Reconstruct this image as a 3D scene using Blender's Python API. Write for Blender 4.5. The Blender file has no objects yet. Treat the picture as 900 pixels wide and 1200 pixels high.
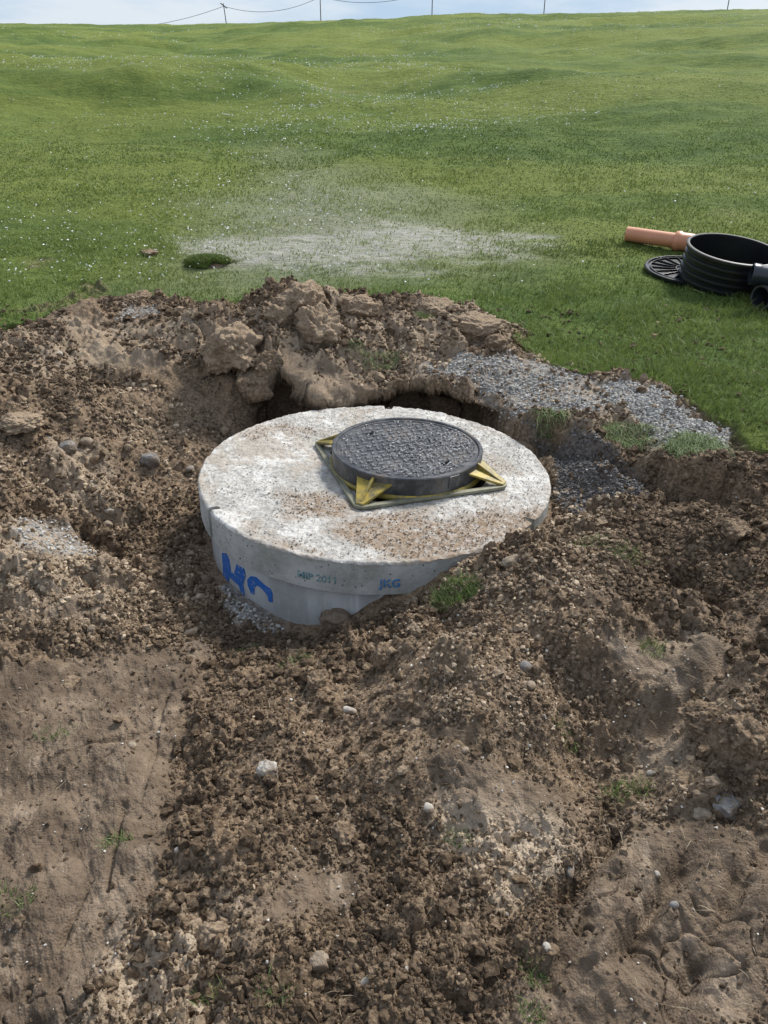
import bpy, bmesh, math, random, time
import numpy as np
from mathutils import Vector, Matrix, noise as mnoise
T0 = time.time()
R = math.radians
rng = np.random.default_rng(11)
random.seed(5)
scene = bpy.context.scene
col = scene.collection

# ------------------------------------------------------------------ camera
CAM_H = 1.45
PITCH = R(29)
F = 901.0                                     # focal length in pixels of the 900x1200 photograph
cam_d = bpy.data.cameras.new('camera'); cam = bpy.data.objects.new('camera', cam_d); col.objects.link(cam)
cam.location = (0, 0, CAM_H); cam.rotation_euler = (math.pi/2 - PITCH, 0, 0)
cam_d.sensor_fit = 'VERTICAL'; cam_d.sensor_height = 24; cam_d.angle = 2*math.atan(600/F)
cam_d.clip_start = 0.05; cam_d.clip_end = 3000
scene.camera = cam
FW = np.array([0, math.cos(PITCH), -math.sin(PITCH)]); UP = np.array([0, math.sin(PITCH), math.cos(PITCH)])
def ray(px, py):
    return FW + UP*((600-py)/F) + np.array([(px-450)/F, 0, 0])
def at_z(px, py, z):
    d = ray(px, py); t = (z-CAM_H)/d[2]; return np.array([0, 0, CAM_H]) + d*t
def at_y(px, py, y):
    d = ray(px, py); t = y/d[1]; return np.array([0, 0, CAM_H]) + d*t

# ------------------------------------------------------------------ numpy noise
def _hash(ix, iy, seed):
    h = (ix.astype(np.int64)*374761393 + iy.astype(np.int64)*668265263 + seed*1442695041) & 0xFFFFFFFF
    h = ((h ^ (h >> 13))*1274126177) & 0xFFFFFFFF
    h = (h ^ (h >> 16))*2246822519 & 0xFFFFFFFF
    return ((h ^ (h >> 15)) & 0xFFFFFF)/float(0xFFFFFF)
def vnoise(x, y, seed=0):
    x0 = np.floor(x); y0 = np.floor(y); fx = x-x0; fy = y-y0
    fx = fx*fx*fx*(fx*(fx*6-15)+10); fy = fy*fy*fy*(fy*(fy*6-15)+10)
    x0 = x0.astype(np.int64); y0 = y0.astype(np.int64)
    a = _hash(x0, y0, seed); b = _hash(x0+1, y0, seed); c = _hash(x0, y0+1, seed); d = _hash(x0+1, y0+1, seed)
    return (a*(1-fx)+b*fx)*(1-fy) + (c*(1-fx)+d*fx)*fy
def fbm(x, y, s, seed=0, octv=4, gain=0.5):
    """s = size of the largest feature in metres; result about -1..1"""
    v = 0; a = 1.0; tot = 0
    for k in range(octv):
        c, sn = math.cos(k*1.1+seed), math.sin(k*1.1+seed)
        xx = (x*c - y*sn)/s; yy = (x*sn + y*c)/s
        v = v + a*(vnoise(xx, yy, seed*17+k)*2-1); tot += a; a *= gain; s *= 0.5
    return v/tot*1.6
def lumps(x, y, s, seed, fill=0.8):
    """hemispherical clods of about size s; returns height 0..1"""
    xs = x/s; ys = y/s
    ix = np.floor(xs).astype(np.int64); iy = np.floor(ys).astype(np.int64)
    best = np.zeros_like(xs)
    for dx in (-1, 0, 1):
        for dy in (-1, 0, 1):
            cx = ix+dx; cy = iy+dy
            px = cx + _hash(cx, cy, seed); py = cy + _hash(cx, cy, seed+1)
            r = 0.35 + 0.55*_hash(cx, cy, seed+2)
            on = _hash(cx, cy, seed+3) < fill
            sq = 0.7+0.6*_hash(cx, cy, seed+4)
            an = 6.283*_hash(cx, cy, seed+5); ca = np.cos(an); sa = np.sin(an)
            ex = ((xs-px)*ca+(ys-py)*sa)*sq; ey = (-(xs-px)*sa+(ys-py)*ca)/sq
            d2 = np.maximum(np.maximum(np.abs(ex), np.abs(ey))*1.08, (np.abs(ex)+np.abs(ey))*.80)**2/(r*r)   # blocky outline
            h = np.minimum(np.sqrt(np.clip(1-d2, 0, 1)), .62+.5*ex/r+.25*ey/r*(sq-1)*3)*r*on
            best = np.maximum(best, h)
    return best
def sstep(a, b, x):
    t = np.clip((x-a)/(b-a), 0, 1); return t*t*(3-2*t)

# ------------------------------------------------------------------ terrain: big shape
def grass_profile(y):
    return np.interp(y, [0, 4.6, 5, 6.1, 8, 10, 20, 35, 60, 75, 400], [-.2, .17, .20, .32, .53, .76, 1.75, 3.2, 5.4, 5.7, 8])
SK_X = [-300, 0, 60, 120, 200, 262, 320, 375, 450, 507, 560, 640, 720, 800, 858, 900, 1200]
SK_Y = [34, 27, 27, 30, 30, 28, 26, 26, 23.5, 18.5, 17, 17, 15, 13.5, 12, 10.5, 4]
def far_height(x, y):
    z = grass_profile(y)
    az = x/np.maximum(y, 1.0)
    pxs = (np.array(SK_X)-450)/F/ math.cos(math.atan(580/F)) * math.cos(math.atan(580/F))
    # tangent of elevation wanted on the skyline for each bearing
    te = []; azs = []
    for a, b in zip(SK_X, SK_Y):
        d = ray(a, b); te.append(d[2]/d[1]); azs.append(d[0]/d[1])
    ext = np.interp(az, azs, te)*60 + CAM_H - 5.4
    z = z + ext*sstep(8, 55, y)
    # dune-like undulation of the hill
    k = sstep(7, 16, y)*(1-0.75*sstep(40, 58, y))
    z = z + k*(0.42*fbm(x*0.45-y*0.3, y*.8+x*.45, 9, 13, 3) + 0.20*fbm(x*0.6-y*.3, y*1.5+x*.3, 2.6, 9, 3) + .05*fbm(x*.7, y*1.3+x*.3, .9, 10, 3))
    z = z + 0.035*fbm(x, y, 1.3, 6, 2)*sstep(4.8, 6.0, y)
    return z

# control points: (px, py, z) from the photograph's layout, or ('w', x, y, z) in metres
SH = [(0,1190,-.12),(200,1190,-.13),(450,1190,-.13),(700,1190,-.10),(900,1190,-.08),
 (0,1000,-.15),(200,1000,-.15),(450,1000,-.12),(700,1000,-.08),(900,1000,-.03),
 (0,850,-.19),(150,850,-.19),(300,850,-.19),(450,850,-.11),(600,850,-.05),(750,850,-.08),(900,850,.03),
 (0,740,-.13),(100,765,-.20),(200,745,-.24),(300,765,-.26),(360,745,-.31),(430,760,-.19),(500,715,-.09),(560,690,-.03),(620,665,.005),
 (700,680,.02),(800,680,.03),(900,680,.06),(600,760,.0),(800,760,-.02),(700,760,0),(900,760,.05),
 (255,692,-.29),(300,718,-.31),(340,732,-.33),(400,728,-.27),(440,705,-.17),(545,662,-.03),(600,643,-.015),(650,628,-.05),
 (100,450,.08),(200,450,.03),(265,490,-.10),(215,530,-.18),(150,560,-.17),(100,520,-.04),(0,480,.10),(235,600,-.28),(180,650,-.27),(110,630,-.18),
 (0,600,-.03),(50,640,-.05),(100,690,-.12),(0,680,-.07),(200,700,-.26),(30,540,-.02),
 ('w',-3.6,.3,-.1),('w',3.6,.3,-.05),('w',-3.6,2,-.05),('w',3.6,2,.05),('w',-3.6,3.2,.1),('w',3.6,3.2,.1),('w',0,.2,-.12),('w',-1.6,.3,-.12),('w',1.6,.3,-.08),
 ('y',30,385,4.50),('y',100,371,4.62),('y',180,369,4.62),('y',250,372,4.6)]
for xx in (-3.6,-2.6,-1.8,-1.0,-.2,.6,1.4,2.2,3.0,3.6):
    for yy in (5.25,6.0,7.0,8.4):
        SH.append(('w',xx,yy,float(grass_profile(yy))))
OUT = [('y',300,362,4.6),('y',345,338,4.5),('y',400,352,4.55),('y',440,372,4.5),('y',500,356,4.6),('y',550,370,4.55),('y',595,392,4.4),('y',635,412,4.35),
 (330,415,.20),(400,408,.20),(455,425,.13),(500,428,.14),(560,462,.075),(640,482,.06),(700,512,.05),(770,540,.035),(830,545,.045),(900,545,.07),
 (560,425,.15),(650,435,.15),(750,475,.11),(850,512,.09),(900,480,.15),(900,420,.16),(760,420,.16),('w',3.6,4.0,.14),(860,600,.02),(900,620,.04)]
INN = [('w',-.7,3.75,-.25),('w',-.3,3.95,-.32),('w',.2,3.9,-.33),('w',.55,3.78,-.2),('w',-1.0,4.0,-.02),('w',.2,4.5,-.3),('w',1,4.3,-.3),
 (632,508,-.02),(690,540,-.03),(735,568,-.06),(700,580,-.11),(660,545,-.12),(665,600,-.13),(775,588,-.16),(820,598,-.10),(700,615,-.02),(760,608,.0),(820,625,.02),(880,620,.05),(900,590,.03)]
def conv(L):
    o = []
    for c in L:
        if c[0] == 'w': o.append(c[1:])
        elif c[0] == 'y': o.append(at_y(*c[1:]))
        else: o.append(at_z(*c))
    return np.array(o, float)
def tps_fit(P, lam=2e-4):
    n = len(P); d = np.linalg.norm(P[:, None, :2]-P[None, :, :2], axis=2)
    K = np.where(d > 0, d*d*np.log(d+1e-12), 0) + lam*np.eye(n)
    Q = np.c_[np.ones(n), P[:, :2]]
    A = np.block([[K, Q], [Q.T, np.zeros((3, 3))]])
    w = np.linalg.solve(A, np.r_[P[:, 2], 0, 0, 0]); return P[:, :2], w
GX = np.arange(-3.7, 3.71, .04); GY = np.arange(.1, 8.6, .04)
def tps_grid(P):
    C, w = tps_fit(P)
    X, Y = np.meshgrid(GX, GY); z = w[-3] + w[-2]*X + w[-1]*Y
    for (cx, cy), wi in zip(C, w[:-3]):
        r2 = (X-cx)**2 + (Y-cy)**2; z += wi*0.5*r2*np.log(r2+1e-12)
    return z
ZO = tps_grid(conv(SH+OUT)); ZI = tps_grid(conv(SH+INN))
def samp(G, x, y):
    fx = np.clip((x-GX[0])/.04, 0, len(GX)-1.001); fy = np.clip((y-GY[0])/.04, 0, len(GY)-1.001)
    ix = fx.astype(int); iy = fy.astype(int); fx = fx-ix; fy = fy-iy
    return (G[iy, ix]*(1-fx)+G[iy, ix+1]*fx)*(1-fy) + (G[iy+1, ix]*(1-fx)+G[iy+1, ix+1]*fx)*fy
# pit wall: top edge behind and to the right of the slab
WALL = np.array([at_z(*c)[:2] for c in [(250,440,.08),(300,455,.06),(335,440,.10),(380,452,.10),(430,450,.10),(480,441,.11),(520,448,.10),(560,466,.07),
        (600,486,.045),(650,503,.04),(700,528,.03),(745,546,.02),(800,560,.02),(850,572,.01),(885,592,.01)]])
def seg_sd(x, y, P, closed=False):
    """distance to polyline and sign (positive on its left side when walking it)"""
    best = np.full(x.shape, 1e9); sg = np.ones(x.shape)
    n = len(P)
    for i in range(n if closed else n-1):
        a = P[i]; b = P[(i+1) % n]; d = b-a; L2 = d@d
        t = np.clip(((x-a[0])*d[0]+(y-a[1])*d[1])/L2, 0, 1)
        ex = x-a[0]-t*d[0]; ey = y-a[1]-t*d[1]; dd = np.hypot(ex, ey)
        cr = d[0]*(y-a[1])-d[1]*(x-a[0])
        m = dd < best
        best = np.where(m, dd, best); sg = np.where(m, np.sign(cr), sg)
    return best, sg
def inside(x, y, P):
    c = np.zeros(x.shape, bool); n = len(P)
    for i in range(n):
        x0, y0 = P[i]; x1, y1 = P[(i+1) % n]
        k = ((y0 > y) != (y1 > y))
        xi = (x1-x0)*(y-y0)/((y1-y0) if y1 != y0 else 1e-9)+x0
        c ^= k & (x < xi)
    return c
def poly_sd(x, y, P):
    d, _ = seg_sd(x, y, P, True); return np.where(inside(x, y, P), d, -d)
OUTP = np.vstack([WALL, [[3.9, 2.9], [4.5, 9], [-3.5, 9], [-1.6, 4.25]]])
SLAB_C = np.array([-.038, 3.0]); SLAB_R = .75
def wall_s(x, y):
    wx = x + .035*fbm(x, y, .22, 21, 3); wy = y + .035*fbm(x, y, .2, 22, 3)
    return poly_sd(wx, wy, OUTP)
def base_height(x, y, want_s=False):
    x = np.asarray(x, float); y = np.asarray(y, float)
    s = np.full(x.shape, -1.0)
    near = (y > 2) & (y < 5.5) & (np.abs(x) < 4)
    if near.any(): s[near] = wall_s(x[near], y[near])
    s = np.where(y >= 5.5, 1, s)
    zo = samp(ZO, x, y); zi = samp(ZI, x, y)
    k = sstep(-.035, .02, s)
    z = zi*(1-k) + zo*k
    # inside the shaft
    rr = np.hypot(x-SLAB_C[0], y-SLAB_C[1])
    z = np.where(rr < SLAB_R+.03, np.minimum(z, -.025), z)
    z = np.where(rr < .66, -.75, z)
    b = np.maximum(sstep(5.6, 7.6, y), sstep(2.9, 3.6, np.abs(x)))
    zf = far_height(x, np.maximum(y, 0)); zf = np.where(y < 4.6, np.maximum(zf, -.1), zf)
    z = z*(1-b) + zf*b
    return (z, s) if want_s else z
def hit(px, py, lift=0.0):
    d = ray(px, py); ts = np.concatenate([np.arange(.8, 8, .01), np.geomspace(8, 120, 900)])
    P = np.array([0, 0, CAM_H])[None]+d[None]*ts[:, None]
    h = base_height(P[:, 0], P[:, 1])+lift
    i = np.argmax(P[:, 2] < h)
    if P[i, 2] >= h[i]: i = len(ts)-1
    return P[i]
def wp(L): return np.array([hit(*c)[:2] for c in L])

# ------------------------------------------------------------------ zones on the ground (metres, from where they lie in the place)
GRASS_EDGE = [(-60,392),(0,384),(50,378),(90,366),(130,356),(200,352),(250,362),(300,352)]
ge = [hit(*c)[:2] for c in GRASS_EDGE]
ge += [at_z(*c)[:2] for c in [(345,362,.17),(400,366,.17),(460,372,.17),(540,380,.17),(600,392,.16)]]
ge += [hit(*c)[:2] for c in [(640,425),(700,438),(760,446),(815,462),(845,490),(885,520),(905,527)]]
GRASS = np.vstack([[[-9, ge[0][1]]], ge, [[3.9, 3.0], [9, 2.2], [60, 2], [400, 400], [-400, 400], [-60, 4]]])
CLAY = [wp(L) for L in [
  [(330,445),(440,455),(440,480),(330,480)],
  [(-40,775),(100,765),(215,745),(225,780),(205,880),(205,960),(190,1040),(130,1110),(90,1230),(-60,1230)],
  [(690,745),(760,765),(790,790),(760,815),(700,790)],
  [(835,745),(860,760),(800,830),(770,862),(745,850),(780,800)],
  [(340,1000),(440,1000),(450,1050),(380,1090),(300,1130),(300,1075)],
  [(640,1060),(760,950),(905,980),(905,1230),(560,1230)],
  [(0,700),(90,695),(100,725),(0,735)],
  [(200,735),(250,745),(245,775),(215,770)],
  [(650,700),(760,690),(720,745),(660,740)],
  [(520,900),(680,905),(700,940),(640,960),(560,940)]]]
GRAVEL = [wp(L) for L in [
  [(500,432),(545,416),(600,418),(650,430),(690,447),(735,462),(715,500),(660,500),(610,492),(560,468)],
  [(720,450),(790,470),(845,500),(830,520),(760,520),(735,490)],
  [(255,688),(300,692),(350,722),(330,732),(280,722)],
  [(30,605),(110,620),(120,650),(60,660),(30,640)],
  [(140,360),(180,362),(190,372),(140,372)]]]
HEAP = wp([(612,508),(650,512),(700,535),(745,565),(765,588),(735,602),(680,606),(655,590),(650,550)])
PALE = [wp(L) for L in [
  [(120,1120),(200,1080),(260,1060),(290,1100),(230,1150),(230,1230),(90,1230)],
  [(520,960),(590,930),(680,950),(690,1000),(620,1060),(540,1060)],
  [(-20,390),(100,375),(300,370),(340,340),(400,345),(470,375),(560,365),(610,400),(540,430),(460,430),(400,470),(330,440),(230,420),(120,430),(-20,450)],
  [(600,420),(900,500),(900,530),(820,530),(700,520),(640,500),(560,420)],
  [(-20,600),(60,620),(120,660),(100,720),(-20,740)],
  [(830,745),(865,750),(760,870),(740,850)],
  [(60,520),(180,570),(140,620),(60,580)]]]
RIDGE = wp([(215,385),(300,352),(345,338),(400,350),(470,368),(560,365),(610,400),(560,425),(470,425),(400,425),(330,440),(240,440)])
LIME = [wp(L) for L in [[(235,300),(330,283),(420,272),(520,268),(615,280),(605,300),(500,312),(380,312),(290,312)]]]
HAZY = wp([(180,285),(230,215),(330,180),(460,200),(560,250),(620,300),(420,320),(250,310)])  # stretch of slope that carries the painted greyish haze
RUTS = [((728,960),(668,1042),-.040,.020),((850,1000),(770,1090),.020,.030),((805,1010),(735,1110),-.018,.022),((905,1055),(840,1150),.018,.03),
        ((870,1040),(800,1150),-.014,.022),((690,1075),(640,1150),-.012,.02),((780,845),(905,745),-.035,.03),((800,668),(826,705),-.075,.035),((832,695),(848,712),-.05,.03),
        ((108,1040),(70,1110),-.012,.006),((146,950),(128,1050),-.010,.006),((60,900),(140,870),-.010,.006),((200,800),(170,930),-.008,.007),((30,1080),(180,1010),.010,.03),((0,1160),(160,1080),-.010,.03),((30,587),(70,603),-.09,.03),((70,603),(160,662),-.05,.03),((95,612),(140,640),-.06,.025),
        ((560,1000),(520,1080),.01,.03),((130,880),(170,860),-.012,.008),((745,835),(835,760),.02,.028),((780,1010),(700,1130),.018,.02),((900,985),(850,1060),-.016,.02),((700,1150),(660,1195),.016,.025),((820,1130),(790,1190),-.018,.02),((735,1060),(690,1130),.014,.018),((640,990),(560,1100),-.012,.03)]
RUTSW = [(hit(*a)[:2], hit(*b)[:2], d, w) for a, b, d, w in RUTS]
# broad mounds of loose soil and hollows: (px, py, radius, height)
MOUND = [(665,545,.10,.05),(705,570,.11,.07),(740,585,.07,.03),(640,700,.18,.07),(480,760,.085,.09),(520,790,.10,.07),(560,860,.11,.05),(640,840,.09,.05),(870,810,.10,.09),(885,900,.09,.07),(860,870,.06,.05),(790,680,.07,-.045),(700,930,.09,-.03),(330,880,.10,.04),(300,980,.10,.03),(430,1020,.12,-.03),(530,1080,.12,.04),(330,1120,.10,.03),(60,660,.12,.05),(100,590,.05,-.05),(180,420,.10,.05),(110,440,.08,-.04),(60,540,.07,.05),(560,780,.14,.05),(430,745,.05,-.03),(400,900,.2,-.03),(680,880,.12,-.04),(700,1010,.12,.03),(530,840,.14,.04),(860,850,.10,.07),(820,790,.06,.03),(380,790,.09,.05),(460,900,.12,.04),(300,900,.13,.03),(720,640,.14,.05),(850,640,.13,.06),
         (600,700,.06,.02),(800,735,.07,-.015),(560,610,.01,.0),(720,860,.10,-.03),(250,560,.07,.03),(100,470,.10,.05),(30,490,.10,.06),(150,420,.12,.03),(60,420,.10,.05),(230,390,.1,.05),
         (120,530,.08,.04),(200,480,.09,-.04),(170,600,.07,.03),(70,560,.08,-.05),(860,560,.10,.03)]
MOUNDW = [(hit(a, b)[:2], r, h) for a, b, r, h in MOUND]
TURFB = [((242,307),.17,.10,.05)]
def zones(x, y):
    """masks used both for the relief and the colour"""
    z = {}
    wob = .05*fbm(x, y, .25, 31, 3)
    def mx(Ls, soft, wa=1.0):
        m = np.zeros(x.shape)
        for P in Ls: m = np.maximum(m, sstep(-soft, soft, poly_sd(x, y, P)+wob*wa))
        return m
    near = y < 5.6
    PW = (1.25, 1.35, .50, .55, .75, 1.0, .6)
    for name, Ls, soft, wa in (('clay', CLAY, .05, 1), ('gravel', GRAVEL, .03, 1.2), ('heap', [HEAP], .03, .6), ('pale', PALE, .10, 2)):
        m = np.zeros(x.shape)
        if near.any():
            xx = x[near]; yy = y[near]; w = wob[near]; mm = np.zeros(xx.shape)
            for ip, P in enumerate(Ls): mm = np.maximum(mm, (PW[ip] if name == 'pale' else 1)*sstep(-soft, soft, poly_sd(xx, yy, P)+w*wa))
            m[near] = mm
        z[name] = m
    z['ridge'] = np.zeros(x.shape); rm_ = near & (y > 3.7) & (x > -1.5)
    if rm_.any(): z['ridge'][rm_] = sstep(-.05, .15, poly_sd(x[rm_], y[rm_], RIDGE))
    g = poly_sd(x, y, GRASS) + .16*fbm(x, y, .40, 33, 5, .6)*(y < 9)
    g = np.where(y > 9, 1, g)
    z['grass'] = sstep(-.03, .04, g)
    bare = sstep(.25, .6, fbm(x*.8, y*1.3, .9, 35, 4) - np.clip((np.hypot(x+2.3, y-5.3)-.35)*1.4, 0, 3))   # worn patch left of the pit
    z['grass'] = z['grass']*(1-.9*bare)
    l = np.zeros(x.shape)
    mid = (y > 5) & (y < 12)
    if mid.any():
        xx = x[mid]; yy = y[mid]
        l[mid] = sstep(-.1, .35, .24+poly_sd(xx, yy, LIME[0]) + .34*fbm(xx*.6, yy*1.4, .6, 136, 5, .65))*.9
    z['lime'] = l
    d = np.zeros(x.shape); mid = (y > 5) & (y < 18)
    if mid.any(): d[mid] = sstep(-.6, 1.2, poly_sd(x[mid], y[mid], HAZY)+.8*fbm(x[mid]*.5, y[mid], 1.5, 37, 3))
    z['haze'] = d
    return z
def detail(x, y, Z, s):
    """relief of loose soil, clay, gravel and turf; metres"""
    wx = x + .016*fbm(x, y, .05, 41, 4, .6); wy = y + .016*fbm(x, y, .05, 42, 4, .6)
    soil = np.clip(1-Z['grass'], 0, 1)
    rough = soil*(1-.93*Z['clay'])*(1-.85*np.maximum(Z['gravel'], Z['heap']))*(0.45+0.75*sstep(-.5, .4, fbm(x, y, .45, 43, 2)))
    d = (.046*fbm(x, y, .40, 44, 3)*(1-.5*Z['clay']) + .012*fbm(x, y, .12, 144, 3))*soil*(1-.6*np.maximum(Z['gravel'], Z['heap']))
    d = d + rough*(.075*lumps(wx, wy, .15, 57, .35) + .052*lumps(wx, wy, .075, 50, .45) + .026*lumps(wx, wy, .038, 60, .75) + .014*lumps(wx, wy, .019, 70, .9) + .006*lumps(x, y, .010, 75, .9) - .026)
    d = d + rough*.006*fbm(x, y, .03, 45, 4, .7)
    rdg = Z['ridge']; d = d + rdg*(.13*lumps(x+.05*fbm(x, y, .12, 58, 4), y+.05*fbm(x, y, .12, 59, 4), .24, 158, .85)-.03)
    # smeared clay: shallow scallops, flakes and drying cracks
    cl = Z['clay']*soil
    d = d + cl*(.016*fbm(x*.6, y*1.3, .14, 46, 5) + .007*fbm(x+y*.6, (y-x*.6)*.35, .035, 47, 4, .65) + .010*lumps(wx, wy, .035, 86, .10))
    cr = np.abs(fbm(x, y, .22, 48, 4)); d = d - cl*.011*np.exp(-(cr/.022)**2)*sstep(-.1, .4, fbm(x, y, .5, 49, 2))
    for a, b, dep, w in RUTSW:
        dist, _ = seg_sd(x, y, np.array([a, b])); m = dist < w*3.5
        if m.any(): d[m] = d[m] + dep*1.5*np.exp(-(dist[m]*(1+.35*fbm(x[m], y[m], .05, 51, 2))/w)**2)
    for c, r, h in MOUNDW:
        q = np.hypot(x-c[0], y-c[1])/r; d = d + h*np.exp(-q*q)
    gz = np.maximum(Z['gravel'], Z['heap'])
    d = d + gz*(.010*lumps(x, y, .022, 80, .9) + .012*fbm(x, y, .15, 52, 2))
    d = d + Z['grass']*(.010*fbm(x, y, .18, 53, 3) + .004*lumps(x, y, .05, 85, .7)*(y < 14))
    crev = (.16-.07*sstep(.4, .7, x))*np.exp(-((s+.055)/(.035-.010*sstep(.4, .7, x)))**2)*sstep(-.75, -.45, x)*(y < 4.3)*(.5+.5*sstep(-.4, .3, fbm(x, y, .3, 78, 2)))*(s > -.3)
    d = d - crev
    # rugged pit wall
    wl = np.exp(-((s)/.07)**2)
    d = d + wl*.035*fbm(x, y, .09, 54, 3)
    rr = np.hypot(x-SLAB_C[0], y-SLAB_C[1])
    d = d*sstep(SLAB_R-.05, SLAB_R+.06, rr)
    return d
def surface(x, y):
    x = np.atleast_1d(np.asarray(x, float)); y = np.atleast_1d(np.asarray(y, float))
    z, s = base_height(x, y, True); Z = zones(x, y)
    z = z + detail(x, y, Z, s)
    # dip the sheet cleanly below the slab
    rr = np.hypot(x-SLAB_C[0], y-SLAB_C[1])
    z = np.where(rr < SLAB_R+.012, np.minimum(z, -.012), z)
    return z, s, Z
def hit_s(px, py):
    """where the sight line meets the finished surface"""
    d = ray(px, py); ts = np.concatenate([np.arange(.9, 8, .004), np.geomspace(8, 120, 900)])
    P = np.array([0, 0, CAM_H])[None]+d[None]*ts[:, None]
    z = surface(P[:, 0], P[:, 1])[0]
    i = int(np.argmax(P[:, 2] < z)); return P[i]

# ------------------------------------------------------------------ materials
def new_mat(name):
    m = bpy.data.materials.new(name); m.use_nodes = True; nt = m.node_tree; nt.nodes.clear()
    out = nt.nodes.new('ShaderNodeOutputMaterial'); b = nt.nodes.new('ShaderNodeBsdfPrincipled'); nt.links.new(b.outputs[0], out.inputs[0])
    return m, nt, b
class N:
    def __init__(s, nt): s.nt = nt
    def _in(s, sock, v):
        if hasattr(v, 'links') or isinstance(v, bpy.types.NodeSocket): s.nt.links.new(v, sock)
        else:
            try: sock.default_value = v
            except Exception: sock.default_value = (*v, 1)
    def tex(s, scale, detail=4, rough=.55, dist=0, vec=None):
        n = s.nt.nodes.new('ShaderNodeTexNoise'); n.inputs['Scale'].default_value = scale; n.inputs['Detail'].default_value = detail
        n.inputs['Roughness'].default_value = rough; n.inputs['Distortion'].default_value = dist
        s._in(n.inputs['Vector'], vec if vec is not None else s.pos()); return n.outputs[0]
    def vor(s, scale, feat='F1', vec=None, out=0):
        n = s.nt.nodes.new('ShaderNodeTexVoronoi'); n.feature = feat; n.inputs['Scale'].default_value = scale
        s._in(n.inputs['Vector'], vec if vec is not None else s.pos()); return n.outputs[out]
    def pos(s):
        if not hasattr(s, '_p'): s._p = s.nt.nodes.new('ShaderNodeTexCoord').outputs['Object']
        return s._p
    def attr(s, name):
        n = s.nt.nodes.new('ShaderNodeAttribute'); n.attribute_name = name; return n.outputs['Fac']
    def ramp(s, f, a, b, lo=0.0, hi=1.0):
        n = s.nt.nodes.new('ShaderNodeMapRange'); n.interpolation_type = 'SMOOTHSTEP'; s._in(n.inputs[0], f)
        n.inputs[1].default_value = a; n.inputs[2].default_value = b; n.inputs[3].default_value = lo; n.inputs[4].default_value = hi; return n.outputs[0]
    def mix(s, f, a, b):
        n = s.nt.nodes.new('ShaderNodeMix'); n.data_type = 'RGBA'; s._in(n.inputs[0], f)
        for i, v in ((6, a), (7, b)):
            if isinstance(v, tuple): n.inputs[i].default_value = (*v, 1)
            else: s.nt.links.new(v, n.inputs[i])
        return n.outputs[2]
    def math(s, op, a, b=0.0):
        n = s.nt.nodes.new('ShaderNodeMath'); n.operation = op; s._in(n.inputs[0], a); s._in(n.inputs[1], b); return n.outputs[0]
    def scale(s, v, sc):
        n = s.nt.nodes.new('ShaderNodeMapping'); s._in(n.inputs[0], v); n.inputs['Scale'].default_value = sc; return n.outputs[0]
    def bump(s, h, strength, dist, normal=None):
        n = s.nt.nodes.new('ShaderNodeBump'); n.inputs['Strength'].default_value = strength; n.inputs['Distance'].default_value = dist
        s._in(n.inputs['Height'], h)
        if normal is not None: s.nt.links.new(normal, n.inputs['Normal'])
        return n.outputs[0]
def simple(name, colr, rough=.6, metal=0, var=.25, vs=30, bump=0, bs=60, spec=.5, attr=None, colr2=None):
    m, nt, b = new_mat(name); n = N(nt)
    c2 = colr2 if colr2 else tuple(c*(1-var) for c in colr)
    f = n.ramp(n.tex(vs, 5, .6), .35, .65)
    c = n.mix(f, colr, c2)
    if attr:
        a = n.attr(attr); c = n.mix(a, c, tuple(min(1, x*1.9) for x in colr))
    nt.links.new(c, b.inputs['Base Color']); b.inputs['Roughness'].default_value = rough; b.inputs['Metallic'].default_value = metal
    b.inputs['Specular IOR Level'].default_value = spec
    if bump: nt.links.new(n.bump(n.tex(bs, 5, .65), 1, bump), b.inputs['Normal'])
    return m
def soil_colour(n, tone=None):
    big = n.ramp(n.tex(1.7, 4, .6), .35, .68)
    mid = n.ramp(n.tex(9, 6, .65), .35, .68)
    fine = n.ramp(n.tex(70, 5, .7), .38, .66)
    c = n.mix(mid, (.050, .032, .019), (.190, .130, .079))
    c = n.mix(n.math('MULTIPLY', fine, .62), c, (.410, .305, .207))
    c = n.mix(n.math('MULTIPLY', big, .25), c, (.225, .170, .115))
    return c, fine
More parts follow.
